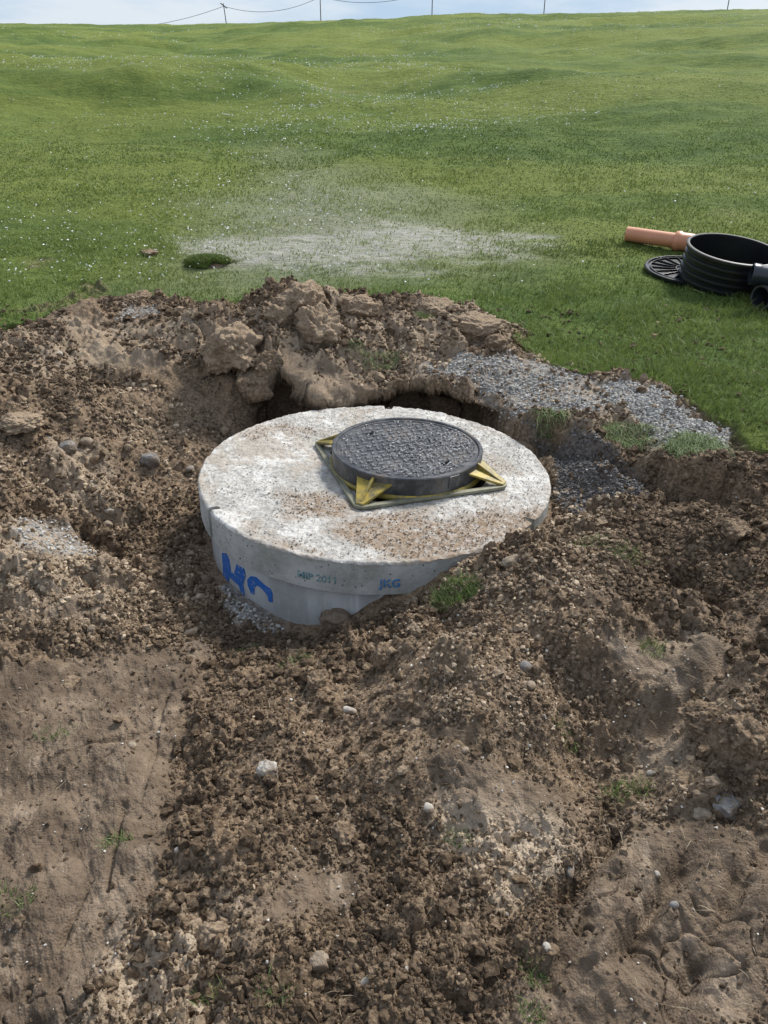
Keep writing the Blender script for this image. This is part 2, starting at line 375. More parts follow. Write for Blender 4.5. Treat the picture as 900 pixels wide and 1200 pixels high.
def mat_ground():
    m, nt, b = new_mat('ground_soil_and_turf'); n = N(nt)
    c, fine = soil_colour(n)
    pale = n.attr('pale')
    c = n.mix(n.math('MULTIPLY', pale, n.ramp(n.tex(14, 6, .7), .3, .62, .35, .95)), c, (.480, .385, .280))
    clay = n.attr('clay')
    cc = n.mix(n.ramp(n.tex(5, 6, .65, .4), .35, .65), (.082, .060, .042), (.205, .153, .107))
    cc = n.mix(n.math('MULTIPLY', n.ramp(n.tex(7, 7, .75, .6, n.scale(n.pos(), (1, .45, 1))), .50, .68), .75), cc, (.38, .30, .22))
    c = n.mix(n.math('MULTIPLY', clay, .85), c, cc)
    # white grit in the soil
    v = n.vor(140, out=0); grit = n.math('MULTIPLY', n.ramp(v, .16, .10), n.ramp(n.tex(22, 3, .6), .52, .62))
    c = n.mix(n.math('MULTIPLY', grit, .8), c, (.48, .43, .36))
    gv = n.attr('gravel')
    vc = n.vor(75, out=1); sep = nt.nodes.new('ShaderNodeSeparateColor'); nt.links.new(vc, sep.inputs[0])
    gcol = n.mix(sep.outputs[0], (.15, .14, .13), (.38, .37, .34))
    c = n.mix(n.math('MULTIPLY', gv, n.ramp(n.tex(9, 5, .7), .40, .56, .05, .85)), c, gcol)
    hv = n.attr('heap'); hcol = n.mix(sep.outputs[1], (.045, .040, .037), (.17, .155, .145))
    c = n.mix(n.math('MULTIPLY', hv, .8), c, hcol)
    # turf
    p = n.pos(); st = n.scale(p, (1, .55, 1))
    mp = nt.nodes.new('ShaderNodeMapping'); nt.links.new(p, mp.inputs[0]); mp.inputs['Rotation'].default_value = (0, 0, R(-28)); mp.inputs['Scale'].default_value = (.5, 1.7, .3)
    g1 = n.ramp(n.tex(.24, 5, .62, .3, mp.outputs[0]), .40, .60)
    g2 = n.ramp(n.tex(2.2, 6, .7, 0, n.scale(p, (.7, 1.2, .3))), .36, .66)
    g3 = n.ramp(n.tex(19, 5, .75), .35, .68)
    g = n.mix(g2, (.078, .130, .026), (.142, .196, .040))
    g = n.mix(n.math('MULTIPLY', g1, .72), g, (.235, .268, .058))
    g = n.mix(n.math('MULTIPLY', g3, .45), g, (.048, .088, .016))
    g = n.mix(n.math('MULTIPLY', n.ramp(n.tex(.9, 5, .7, 0, n.scale(p, (.9, 2.2, .3))), .60, .74), .55), g, (.235, .215, .100))
    g = n.mix(n.math('MULTIPLY', n.attr('haze'), .62), g, (.30, .30, .24))  # faint grey haze over the slope, put into the turf colour
    g = n.mix(n.math('MULTIPLY', n.attr('lime'), n.ramp(n.tex(9, 6, .75, 0, n.scale(p, (1, 1.8, 1))), .30, .62)), g, (.47, .45, .40))
    gm = n.attr('grass')
    c = n.mix(gm, c, g)
    nt.links.new(c, b.inputs['Base Color'])
    b.inputs['Roughness'].default_value = .93; b.inputs['Specular IOR Level'].default_value = .18
    h = n.math('ADD', n.tex(110, 6, .75), n.math('MULTIPLY', n.vor(170), -.55))
    bn = n.bump(h, 1.0, .006)
    hg = n.tex(24, 6, .8, 0, n.scale(p, (1, .8, 1)))
    hg2 = n.tex(3.0, 5, .7, 0, n.scale(p, (.8, 1.5, 1))); bg = n.bump(n.math('MULTIPLY', n.math('ADD', hg, n.math('MULTIPLY', hg2, 3.0)), gm), .9, .035, bn)
    nt.links.new(bg, b.inputs['Normal'])
    return m
M = {}
M['ground'] = mat_ground()
def mat_clod(name, pale=0.0, var_attr=True):
    m, nt, b = new_mat(name); n = N(nt)
    c, _ = soil_colour(n)
    if var_attr: c = n.mix(n.ramp(n.attr('tone'), .0, .30, .60, .0), c, (.038, .025, .015)); c = n.mix(n.ramp(n.attr('tone'), .15, 1.0), c, (.54, .43, .305))
    if pale: c = n.mix(n.ramp(n.tex(12, 5, .7), .3, .65, pale*.4, pale), c, (.400, .305, .210))
    nt.links.new(c, b.inputs['Base Color']); b.inputs['Roughness'].default_value = .95; b.inputs['Specular IOR Level'].default_value = .15
    nt.links.new(n.bump(n.math('ADD', n.tex(90, 6, .75), n.math('MULTIPLY', n.vor(130), -.5)), 1, .007), b.inputs['Normal'])
    return m
M['clod'] = mat_clod('loose_soil'); M['clod_pale'] = mat_clod('dry_soil', .75, False)
M['clod_dark'] = mat_clod('damp_soil', .15, False)
def mat_tone(name, lo, hi, rough=.8, spec=.3, bump=.002, bs=120):
    m, nt, b = new_mat(name); n = N(nt)
    c = n.mix(n.attr('tone'), lo, hi); c = n.mix(n.math('MULTIPLY', n.ramp(n.tex(60, 5, .7), .4, .62), .45), c, tuple((a+b_)/2*.75 for a, b_ in zip(lo, hi)))
    nt.links.new(c, b.inputs['Base Color']); b.inputs['Roughness'].default_value = rough; b.inputs['Specular IOR Level'].default_value = spec
    if bump: nt.links.new(n.bump(n.tex(bs, 4, .7), 1, bump), b.inputs['Normal'])
    return m
M['gravel'] = mat_tone('grey_gravel', (.19, .182, .168), (.56, .54, .495))
M['gravel_dark'] = mat_tone('dirty_gravel', (.040, .035, .031), (.26, .245, .23))
M['lid_chips'] = mat_tone('lid_chips', (.18, .175, .17), (.58, .57, .55))
M['grit'] = mat_tone('pale_grit', (.30, .27, .23), (.66, .63, .57))
M['brown_grit'] = mat_tone('brown_grit', (.15, .10, .065), (.42, .31, .21))
def mat_leaf(name, lo, hi):
    m, nt, b = new_mat(name); n = N(nt)
    c = n.mix(n.attr('tone'), lo, hi)
    nt.links.new(c, b.inputs['Base Color']); b.inputs['Roughness'].default_value = .55; b.inputs['Specular IOR Level'].default_value = .35
    tr = nt.nodes.new('ShaderNodeBsdfTranslucent'); nt.links.new(c, tr.inputs[0])
    ms = nt.nodes.new('ShaderNodeMixShader'); ms.inputs[0].default_value = .30
    nt.links.new(b.outputs[0], ms.inputs[1]); nt.links.new(tr.outputs[0], ms.inputs[2])
    nt.links.new(ms.outputs[0], [x for x in nt.nodes if x.type == 'OUTPUT_MATERIAL'][0].inputs[0])
    return m
M['grass'] = mat_leaf('turf_grass', (.055, .100, .018), (.225, .280, .070))
M['tuft'] = mat_leaf('tuft_grass', (.060, .125, .030), (.235, .290, .105))
M['straw'] = mat_leaf('dry_straw', (.16, .12, .075), (.50, .41, .27))
def mat_concrete(top=True):
    m, nt, b = new_mat('concrete_top' if top else 'concrete_side'); n = N(nt); p = n.pos()
    if top:
        c = n.mix(n.ramp(n.tex(4, 6, .7), .3, .7), (.40, .385, .35), (.62, .60, .555))
        c = n.mix(n.ramp(n.tex(48, 7, .85), .47, .60), c, (.27, .26, .24))
        c = n.mix(n.math('MULTIPLY', n.ramp(n.tex(3.2, 8, .8, .6), .44, .60), .70), c, (.35, .29, .225)); c = n.mix(n.math('MULTIPLY', n.ramp(n.tex(5, 8, .8, .3), .52, .60), .8), c, (.66, .645, .60))
        c = n.mix(n.math('MULTIPLY', n.attr('mud'), n.ramp(n.tex(30, 6, .8), .30, .60)), c, (.27, .195, .13))
        # bare vertical faces of the slab: greyer, greenish bloom, blow holes
        geo = nt.nodes.new('ShaderNodeNewGeometry')
        s = n.mix(n.ramp(n.tex(5, 5, .65), .35, .65), (.33, .335, .315), (.46, .465, .45))
        s = n.mix(n.math('MULTIPLY', n.ramp(n.tex(9, 6, .75), .45, .68), .6), s, (.225, .235, .185))
        holes = n.math('MULTIPLY', n.ramp(n.vor(48), .17, .12), n.ramp(n.tex(11, 2), .46, .56))
        s = n.mix(holes, s, (.035, .034, .032))
        c = n.mix(n.attr('side'), c, s)
        h = n.math('ADD', n.tex(70, 6, .8), n.math('MULTIPLY', n.tex(18, 4, .7), .8))
        nt.links.new(n.bump(h, .9, .006), b.inputs['Normal'])
    else:
        c = n.mix(n.ramp(n.tex(6, 5, .7, 0, n.scale(p, (1, 1, .35))), .3, .7), (.30, .305, .30), (.44, .445, .44))
        c = n.mix(n.math('MULTIPLY', n.ramp(n.tex(26, 4, .7, 0, n.scale(p, (1, 1, .08))), .54, .66), .55), c, (.58, .58, .57))
        c = n.mix(n.math('MULTIPLY', n.ramp(n.tex(14, 5, .7), .56, .7), .4), c, (.20, .18, .16))
        nt.links.new(n.bump(n.tex(60, 6, .7), .6, .003), b.inputs['Normal'])
    nt.links.new(c, b.inputs['Base Color']); b.inputs['Roughness'].default_value = .9; b.inputs['Specular IOR Level'].default_value = .2
    return m
M['conc'] = mat_concrete(True); M['ring'] = mat_concrete(False)
def mat_paint(name, c1, amount):
    m, nt, b = new_mat(name); n = N(nt)
    c = n.mix(n.ramp(n.tex(55, 5, .8), .44+.2*amount-.06, .44+.2*amount+.05), c1, (.40, .42, .42))
    nt.links.new(c, b.inputs['Base Color']); b.inputs['Roughness'].default_value = .8; return m
M['blue'] = mat_paint('blue_brush_paint', (.018, .120, .42), .85)
M['stencil'] = mat_paint('faded_blue_stencil', (.04, .17, .38), .9)
M['stencil_green'] = mat_paint('faded_green_stencil', (.10, .21, .23), .68)
def mat_iron():
    m, nt, b = new_mat('black_cast_iron'); n = N(nt)
    c = n.mix(n.ramp(n.tex(12, 6, .7), .4, .65), (.035, .037, .041), (.105, .105, .105))
    c = n.mix(n.math('MULTIPLY', n.ramp(n.tex(7, 6, .75), .52, .66), .7), c, (.150, .115, .085))
    c = n.mix(n.math('MULTIPLY', n.attr('worn'), n.ramp(n.tex(9, 5, .7), .3, .6, .3, .9)), c, (.20, .20, .197))
    nt.links.new(c, b.inputs['Base Color']); b.inputs['Roughness'].default_value = .42; b.inputs['Metallic'].default_value = .25
    nt.links.new(n.bump(n.tex(90, 5, .7), .7, .002), b.inputs['Normal']); return m
M['iron'] = mat_iron()
def mat_zinc():
    m, nt, b = new_mat('yellow_passivated_frame'); n = N(nt)
    c = n.mix(n.ramp(n.tex(7, 6, .7), .35, .65), (.40, .29, .035), (.17, .14, .035))
    c = n.mix(n.math('MULTIPLY', n.ramp(n.tex(16, 6, .8), .46, .62), .85), c, (.11, .095, .055))
    nt.links.new(c, b.inputs['Base Color']); b.inputs['Roughness'].default_value = .55; b.inputs['Metallic'].default_value = .1
    nt.links.new(n.bump(n.tex(60, 5, .7), .5, .002), b.inputs['Normal']); return m
M['zinc'] = mat_zinc()
M['flange'] = simple('dusty_olive_flange', (.24, .235, .165), .6, .15, colr2=(.125, .125, .085), vs=14, bump=.002)
M['plastic'] = simple('black_plastic', (.010, .011, .013), .32, 0, .3, 20, .0006, 50)
M['plastic2'] = simple('blue_black_plastic', (.022, .027, .036), .28, 0, .3, 20, .0006, 50)
M['edge'] = simple('scuffed_plastic_edge', (.055, .053, .048), .5, 0, .5, 30)
M['orange'] = simple('orange_pipe_plastic', (.62, .27, .145), .42, 0, .12, 6, colr2=(.54, .235, .125))
M['petal'] = simple('daisy_white', (.74, .74, .71), .7, 0, .05, 8)
M['wood'] = simple('weathered_pole', (.17, .16, .16), .9, 0, .4, 4)
M['wire'] = simple('dark_wire', (.10, .11, .13), .6, 0, .2, 4)
def mat_stone(name, a, b_):
    m, nt, b = new_mat(name); n = N(nt)
    c = n.mix(n.ramp(n.tex(18, 5, .7), .35, .65), a, b_)
    c = n.mix(n.math('MULTIPLY', n.ramp(n.tex(26, 6, .75), .44, .62), .85), c, (.20, .145, .095))
    nt.links.new(c, b.inputs['Base Color']); b.inputs['Roughness'].default_value = .85; b.inputs['Specular IOR Level'].default_value = .25
    nt.links.new(n.bump(n.tex(80, 6, .75), 1, .005), b.inputs['Normal']); return m
M['stone_grey'] = mat_stone('grey_stone', (.26, .25, .235), (.15, .14, .13))
M['stone_pale'] = mat_stone('pale_stone', (.50, .46, .395), (.30, .26, .21))
M['stone_brown'] = mat_stone('brown_stone', (.215, .165, .12), (.12, .088, .062))
M['stone_dirty'] = mat_stone('dirty_stone', (.33, .27, .20), (.16, .12, .085))

# ------------------------------------------------------------------ object helpers
def tag(o, label=None, cat=None, group=None, kind=None):
    if label: o['label'] = label
    if cat: o['category'] = cat
    if group: o['group'] = group
    if kind: o['kind'] = kind
    return o
def link(name, me, mat, parent=None):
    o = bpy.data.objects.new(name, me); col.objects.link(o)
    if mat is not None: me.materials.append(mat)
    if parent is not None: o.parent = parent
    return o
def np_mesh(name, V, Fc, smooth=True, attrs=None):
    """V (n,3); Fc (m,k) with k = 3 or 4"""
    me = bpy.data.meshes.new(name); V = np.ascontiguousarray(V, np.float32); Fc = np.ascontiguousarray(Fc, np.int32)
    m, k = Fc.shape
    me.vertices.add(len(V)); me.vertices.foreach_set('co', V.ravel())
    me.loops.add(m*k); me.loops.foreach_set('vertex_index', Fc.ravel())
    me.polygons.add(m); me.polygons.foreach_set('loop_start', np.arange(0, m*k, k, dtype=np.int32))
    try: me.polygons.foreach_set('loop_total', np.full(m, k, np.int32))
    except Exception: pass
    me.polygons.foreach_set('use_smooth', np.full(m, smooth))
    for nme, val in (attrs or {}).items():
        a = me.attributes.new(nme, 'FLOAT', 'POINT'); a.data.foreach_set('value', np.ascontiguousarray(val, np.float32))
    me.update(calc_edges=True); return me
def empty(name, loc, rz=0):
    o = bpy.data.objects.new(name, None); o.empty_display_size = .1; col.objects.link(o); o.location = loc; o.rotation_euler.z = rz; return o
def bm_obj(name, bm, mat, parent=None, smooth=False, bevel=0):
    bmesh.ops.recalc_face_normals(bm, faces=bm.faces)
    me = bpy.data.meshes.new(name); bm.to_mesh(me); bm.free()
    if smooth:
        for p in me.polygons: p.use_smooth = True
    o = link(name, me, mat, parent)
    if bevel:
        b = o.modifiers.new('bevel', 'BEVEL'); b.width = bevel; b.segments = 2; b.limit_method = 'ANGLE'
    return o
def lathe(name, prof, mat, parent=None, seg=64, mtx=None, closed=True, smooth=True):
    """prof: list of (r, z); closed profile loop gives a solid tube"""
    n = len(prof); a = np.linspace(0, 2*math.pi, seg, endpoint=False)
    P = np.array(prof); V = np.zeros((seg, n, 3))
    V[:, :, 0] = np.cos(a)[:, None]*P[None, :, 0]; V[:, :, 1] = np.sin(a)[:, None]*P[None, :, 0]; V[:, :, 2] = P[None, :, 1]
    i = np.arange(seg)[:, None]; j = np.arange(n if closed else n-1)[None, :]
    i2 = (i+1) % seg; j2 = (j+1) % n
    Fc = np.stack([i*n+j, i2*n+j, i2*n+j2, i*n+j2], -1).reshape(-1, 4)
    V = V.reshape(-1, 3)
    if mtx is not None: V = V@np.array(mtx.to_3x3()).T + np.array(mtx.translation)
    me = np_mesh(name, V, Fc, smooth)
    o = link(name, me, mat, parent)
    if smooth: sharp(o)
    return o
def sharp(o, ang=35):
    me = o.data; bm = bmesh.new(); bm.from_mesh(me)
    for e in bm.edges:
        if len(e.link_faces) == 2 and e.calc_face_angle(0) > R(ang): e.smooth = False
    bmesh.ops.recalc_face_normals(bm, faces=bm.faces)
    bm.to_mesh(me); bm.free()
def ico(sub):
    bm = bmesh.new(); bmesh.ops.create_icosphere(bm, subdivisions=sub, radius=1)
    V = np.array([v.co[:] for v in bm.verts]); Fc = np.array([[v.index for v in f.verts] for f in bm.faces]); bm.free(); return V, Fc
ICO = {k: ico(k) for k in (1, 2, 3, 4, 5, 6)}
def rand_rot(n, r=rng):
    q = r.normal(size=(n, 4)); q /= np.linalg.norm(q, axis=1)[:, None]
    w, x, y, z = q.T
    return np.stack([np.stack([1-2*(y*y+z*z), 2*(x*y-z*w), 2*(x*z+y*w)], -1), np.stack([2*(x*y+z*w), 1-2*(x*x+z*z), 2*(y*z-x*w)], -1), np.stack([2*(x*z-y*w), 2*(y*z+x*w), 1-2*(x*x+y*y)], -1)], 1)
def scatter(name, P, size, sub, tone, mat, jit=.25, flat=.7, smooth=True, variants=10, lab=None):
    """many lumps of one loose material merged in one mesh"""
    V0, F0 = ICO[sub]; n = len(P); nv = len(V0)
    var = []
    for k in range(variants):
        q = V0.copy()
        for _ in range(6 if sub < 3 else 8):
            nn = rng.normal(size=3); nn /= np.linalg.norm(nn); dd = q@nn; q = q-np.clip(dd-rng.uniform(.35, .8), 0, 2)[:, None]*nn
        d = 1 + jit*.6*rng.normal(size=nv)
        q = q*d[:, None]*np.array([1, rng.uniform(.65, 1), rng.uniform(flat*.8, flat*1.15)]); var.append(q)
    var = np.array(var); idx = rng.integers(0, variants, n)
    ax = rng.uniform(0, 2*math.pi, n); tilt = rand_rot(n)
    c, s = np.cos(ax), np.sin(ax); Z = np.zeros(n); O = np.ones(n)
    Rz = np.stack([np.stack([c, -s, Z], -1), np.stack([s, c, Z], -1), np.stack([Z, Z, O], -1)], 1)
    pick = rng.random(n) < .4; Rm = np.where(pick[:, None, None], tilt, Rz)
    V = np.einsum('nij,nkj->nki', Rm, var[idx])*size[:, None, None] + P[:, None, :]
    Fc = F0[None]+(np.arange(n)*nv)[:, None, None]
    me = np_mesh(name, V.reshape(-1, 3), Fc.reshape(-1, 3), smooth, {'tone': np.repeat(tone, nv)})
    return link(name, me, mat)
def blades(P, h, w, lean, tone, rs=rng, bend=.6, nseg=2, az=None):
    """grass blades: nseg quads tapering to a tip; returns V, F, tone"""
    n = len(P)
    if az is None: az = rs.uniform(0, 2*math.pi, n)
    fa = rs.uniform(0, 2*math.pi, n)
    dx = np.cos(az)*lean; dy = np.sin(az)*lean
    rows = []
    for k in range(nseg+1):
        t = k/nseg
        cx = P[:, 0]+dx*h*(t**(1+bend)); cy = P[:, 1]+dy*h*(t**(1+bend)); cz = P[:, 2]+h*t*np.sqrt(np.clip(1-(lean*t)**2*.6, .05, 1))
        ww = w*(1-t)**.7*.5+w*.04
        ox = np.cos(fa)*ww; oy = np.sin(fa)*ww
        rows += [np.stack([cx-ox, cy-oy, cz], -1), np.stack([cx+ox, cy+oy, cz], -1)]
    V = np.stack(rows, 1); m = 2*(nseg+1)
    q = np.array([[2*k, 2*k+1, 2*k+3, 2*k+2] for k in range(nseg)])
    Fc = q[None]+(np.arange(n)*m)[:, None, None]
    return V.reshape(-1, 3), Fc.reshape(-1, 4), np.repeat(tone, m)

# ------------------------------------------------------------------ ground sheet (one grid: finer near, coarser far)
def rows_y():
    ys = [-25, -10, -4, -1.5, -.4, .2, .5]
    y = .7
    while y < 5.4:
        ys.append(y); y += .0021+.00105*y
    st = .0080
    while y < 9: ys.append(y); y += st; st *= 1.012
    while y < 75: ys.append(y); y += st; st = min(st*1.02, .5)
    while y < 600: ys.append(y); y += st; st *= 1.2
    return np.array(ys)
YS = rows_y()
U = np.concatenate([-np.geomspace(40, 1.35, 24)[:-1], np.linspace(-1.33, 1.33, 1150), np.geomspace(1.35, 40, 24)[1:]])
UU, YY = np.meshgrid(U, YS)
W = .40+.50*np.clip(YY, 0, 400)
XX = UU*W
nr, nc = XX.shape
x = XX.ravel(); y = YY.ravel()
z, s, Z = surface(x, y)
# overhang: the turf edge of the pit wall leans out over the hollow beneath it
e = .01
near = (y > 3) & (y < 4.6) & (np.abs(s) < .15)
sx = np.zeros(x.shape); sy = np.zeros(x.shape)
s0 = s[near]; gx = (wall_s(x[near]+e, y[near])-s0)/e; gy = (wall_s(x[near], y[near]+e)-s0)/e
gl = np.hypot(gx, gy)+1e-6; gx /= gl; gy /= gl
zi = samp(ZI, x[near], y[near]); zo = samp(ZO, x[near], y[near])
hh = np.clip((z[near]-zi)/(zo-zi+1e-3), 0, 1)*sstep(.08, .2, zo-zi)
push = .075*sstep(.35, .95, hh)*np.exp(-(np.clip(s0, 0, 1)/.07)**2)
under = (.17+.07*sstep(-.1, .1, x[near]))*(1-sstep(.62, .86, hh))*sstep(-.22, -.04, s0)*sstep(.08, .16, zo-zi)*sstep(-.5, .3, fbm(x[near], y[near], .5, 77, 2)+.9*sstep(-.2, 0, x[near]))*(s0 < .06)*(1-sstep(.35, .6, x[near]))
xa, ya, za = x[near], y[near], z[near]
face = np.exp(-(s0/.06)**2)*sstep(.05, .15, zo-zi)
push = push*(1-.75*sstep(-.35, -.15, x[near]))+face*(1-.5*sstep(-.35, -.15, x[near]))*(.035*fbm(xa*1.2+ya, za*1.1+ya*.3, .09, 55, 4, .6)+.05*lumps(xa+ya*.4, za*1.3, .05, 56, .8)-.01)
sx[near] = gx*(-push+under); sy[near] = gy*(-push+under)
V = np.stack([x+sx, y+sy, z], -1)
ii = np.arange(nr-1)[:, None]*nc+np.arange(nc-1)[None]
Fq = np.stack([ii, ii+1, ii+nc+1, ii+nc], -1).reshape(-1, 4)
fg = Z['grass'][Fq].mean(1) > .5
at = {k: Z[k] for k in ('grass', 'clay', 'pale', 'gravel', 'heap', 'lime', 'haze')}
def sub_mesh(name, mask):
    f = Fq[mask]; used = np.zeros(len(V), bool); used[f.ravel()] = True; mp = np.cumsum(used)-1
    return np_mesh(name, V[used], mp[f], True, {k: v[used] for k, v in at.items()})
o = link('grassy_hill', sub_mesh('grassy_hill', fg), M['ground']); tag(o, 'green grass slope rising behind the pit up to the skyline', 'hill', kind='structure')
o = link('dug_earth', sub_mesh('dug_earth', ~fg), M['ground']); tag(o, 'brown dug soil around the round concrete chamber', 'ground', kind='structure')
print('ground', nr, nc, round(time.time()-T0, 1))

# ------------------------------------------------------------------ loose crumbs, gravel, straw
def fan(n, y0, y1, spread=.62, pw=1.0):
    """points inside the photographed wedge of ground, denser near"""
    t = rng.random(n)
    if pw == 0: yy = np.sqrt(y0*y0+(y1*y1-y0*y0)*t)
    else: yy = y0*(y1/y0)**t
    xx = rng.uniform(-1, 1, n)*(.35+spread*yy); return xx, yy
def crumbs(n, lo, hi, name, seed, pwr=2.2, sub=1, y0=.75, y1=5.0, keepclay=.12, ps=1.0):
    xx, yy = fan(n, y0, y1)
    zz, ss, ZZ = surface(xx, yy)
    rr = np.hypot(xx-SLAB_C[0], yy-SLAB_C[1])
    dens = np.maximum(1-ZZ['grass'], .10*(yy < 5.0)*(rng.random(n) < .6))*(1-(1-keepclay)*ZZ['clay'])*(1-.88*ZZ['gravel'])*(1-.8*ZZ['heap'])*(.25+.75*sstep(-.3, .4, fbm(xx, yy, .4, seed, 3)))
    k = (rng.random(n) < dens) & (rr > SLAB_R+.02) & ~((ss > -.14) & (ss < .02) & (yy > 3.1))
    xx, yy, zz, ZZp = xx[k], yy[k], zz[k], ZZ['pale'][k]
    size = lo+(hi-lo)*rng.random(len(xx))**pwr
    size *= np.clip(.55+.25*yy, .6, 1.6)
    zn = sstep(-.35, .75, fbm(xx, yy, .55, 101, 4))
    tone = np.clip(rng.random(len(xx))**2.3*(.28+.75*zn) + .10*zn + (np.clip(ZZp-.45, 0, 1)*.55 + ZZp*.15)*ps*rng.random(len(xx))*1.4, 0, 1)
    tone = np.where(rng.random(len(xx)) < .004, 1.2, tone)
    if ps < 1: tone = np.minimum(tone, .45)
    tone = np.clip(tone, 0, 1)
    P = np.stack([xx, yy, zz+size*.25], -1)
    return scatter(name, P, size*1.15, sub, tone, M['clod'], .26, .8, False, 16)
o = crumbs(110000, .0022, .0085, 'soil_crumbs', 90, 1.7, 1, keepclay=.06); tag(o, 'small loose crumbs of brown soil scattered over the dug ground', 'soil crumbs', kind='stuff')
o = crumbs(17000, .005, .022, 'soil_lumps', 91, 3.6, 2, keepclay=.02, ps=.25); tag(o, 'loose lumps of brown earth lying thickly over the spoil', 'earth lumps', kind='stuff')
xx = crumbs(60000, .004, .013, 'bank_crumbs', 99, 2.0, 1, y0=2.0, y1=5.0, keepclay=.04); tag(xx, 'brown crumbs covering the banks of the pit', 'soil crumbs', kind='stuff')
# white grit among the soil
xx, yy = fan(3800, .75, 4.8); zz, ss, ZZ = surface(xx, yy)
k = (ZZ['grass'] < .4) & (np.hypot(xx-SLAB_C[0], yy-SLAB_C[1]) > SLAB_R+.02) & (rng.random(len(xx)) < .25+.75*sstep(-.1, .5, fbm(xx, yy, .5, 92, 3)))
xx, yy, zz = xx[k], yy[k], zz[k]; sz = (.0012+.0045*rng.random(len(xx))**3)*np.clip(.7+.25*yy, 1, 1.4)
o = scatter('pale_grit', np.stack([xx, yy, zz+sz*.8], -1), sz, 1, rng.random(len(xx)), M['grit'], .2, .7, False); tag(o, 'tiny pale stones flecking the brown soil', 'grit', kind='stuff')
def gravel_in(polys, n, lo, hi, name, mat, label, thr=.35, key='gravel', up=.3, patch=-.15):
    Ps = []
    for P in polys:
        x0, y0 = P.min(0)-.08; x1, y1 = P.max(0)+.08
        xx = rng.uniform(x0, x1, n); yy = rng.uniform(y0, y1, n); zz, ss, ZZ = surface(xx, yy)
        k = rng.random(n) < ZZ[key]*(.12+.88*sstep(patch-.3, patch+.3, fbm(xx, yy, .25, 93, 4)))
        k &= np.hypot(xx-SLAB_C[0], yy-SLAB_C[1]) > SLAB_R+.01
        Ps.append(np.stack([xx[k], yy[k], zz[k]], -1))
    P = np.vstack(Ps); size = lo+(hi-lo)*rng.random(len(P))**1.5; P[:, 2] += size*up
    o = scatter(name, P, size, 1, rng.random(len(P)), mat, .24, .7, False); tag(o, label, 'gravel', kind='stuff')
gravel_in(GRAVEL[:2], 9000, .004, .012, 'edge_gravel', M['gravel'], 'light grey crushed gravel spread over the edge of the pit behind the slab')
gravel_in(GRAVEL[2:], 1100, .004, .011, 'spilled_gravel', M['gravel'], 'small spills of grey gravel on the left bank and against the concrete ring')
gravel_in([HEAP], 9000, .004, .011, 'trench_gravel', M['gravel_dark'], 'dark dirty gravel heaped in the trench right of the slab', key='heap', patch=-.6)
# straw and roots
xx, yy = fan(2600, .75, 4.6); zz, ss, ZZ = surface(xx, yy)
k = (ZZ['grass'] < .4) & (np.hypot(xx-SLAB_C[0], yy-SLAB_C[1]) > SLAB_R+.02) & (rng.random(len(xx)) < sstep(-.2, .6, fbm(xx, yy, .6, 94, 3)))
P = np.stack([xx[k], yy[k], zz[k]+.002], -1); n = len(P)
v, f, t = blades(P, rng.uniform(.010, .035, n), rng.uniform(.0010, .0022, n), rng.uniform(.9, 2.2, n), rng.random(n), nseg=3)
o = link('dead_straw', np_mesh('dead_straw', v, f, True, {'tone': t}), M['straw']); tag(o, 'bits of dead straw and root lying in the soil', 'straw', kind='stuff')
print('loose', round(time.time()-T0, 1))

# ------------------------------------------------------------------ grass
def lawn(n, y0, y1, spread, hlo, hhi, wk):
    xx, yy = fan(n, y0, y1, spread); zz, ss, ZZ = surface(xx, yy)
    cl = fbm(xx, yy, .30, 95, 3)
    dens = ZZ['grass']*(1-.85*ZZ['lime'])*(1-.45*ZZ['haze'])*(.55+.45*sstep(-.5, .3, cl))
    k = rng.random(n) < dens
    xx, yy, zz, cl = xx[k], yy[k], zz[k], cl[k]; dz = ZZ['haze'][k]; n = len(xx)
    edge = 1+.5*np.clip(1.6-np.abs(yy-4.2), 0, 1)*(xx > .6)
    h = (hlo+(hhi-hlo)*rng.random(n))*(1-.65*sstep(8, 15, yy))*(.8+.35*np.clip(cl, -.7, 1))*edge
    w = (.0016+.0011*yy)*wk*rng.uniform(.7, 1.3, n)
    pat = fbm(xx*.8, yy*1.5, 3.0, 96, 4)
    tone = np.clip(.38+.012*np.clip(yy-6, 0, 20)+.35*pat+.35*(rng.random(n)-.5)+.25*cl+ .25*dz, 0, 1)
    return blades(np.stack([xx, yy, zz-.004], -1), h, w, rng.uniform(.3, 1.1, n), tone)
parts = [lawn(95000, 2.9, 6.5, .62, .022, .050, .8), lawn(150000, 6.0, 15, .58, .020, .038, .85)]
off = 0; VV = []; FF = []; TT = []
for v, f, t in parts: VV.append(v); FF.append(f+off); TT.append(t); off += len(v)
o = link('grass', np_mesh('grass', np.vstack(VV), np.vstack(FF), True, {'tone': np.concatenate(TT)}), M['grass']); tag(o, 'short green turf grass covering the slope', 'grass', kind='stuff')
# daisies: small white flower heads in drifts
xx, yy = fan(22000, 5.4, 50, .55); cl = fbm(xx*.5, yy*.9, 5, 97, 4); cl2 = fbm(xx, yy, 1.2, 98, 3)
az = xx/yy; el = sstep(8, 12, yy)
k = (rng.random(len(xx)) < .015+.9*sstep(.1, .9, cl+.5*cl2+.35*np.exp(-((az-.0)/.25)**2)-.1)*(.35+.65*el))
xx, yy = xx[k], yy[k]; zz, ss, ZZ = surface(xx, yy); k = ZZ['grass'] > .6; xx, yy, zz = xx[k], yy[k], zz[k]
sz = rng.uniform(.0034, .0084, len(xx))*(1+.075*yy)
o = scatter('daisies', np.stack([xx, yy, zz+.035], -1), sz, 1, rng.random(len(xx)), M['petal'], .05, .6, False); tag(o, 'white daisies dotted over the green slope', 'daisies', kind='stuff')
print('grass', len(xx), round(time.time()-T0, 1))

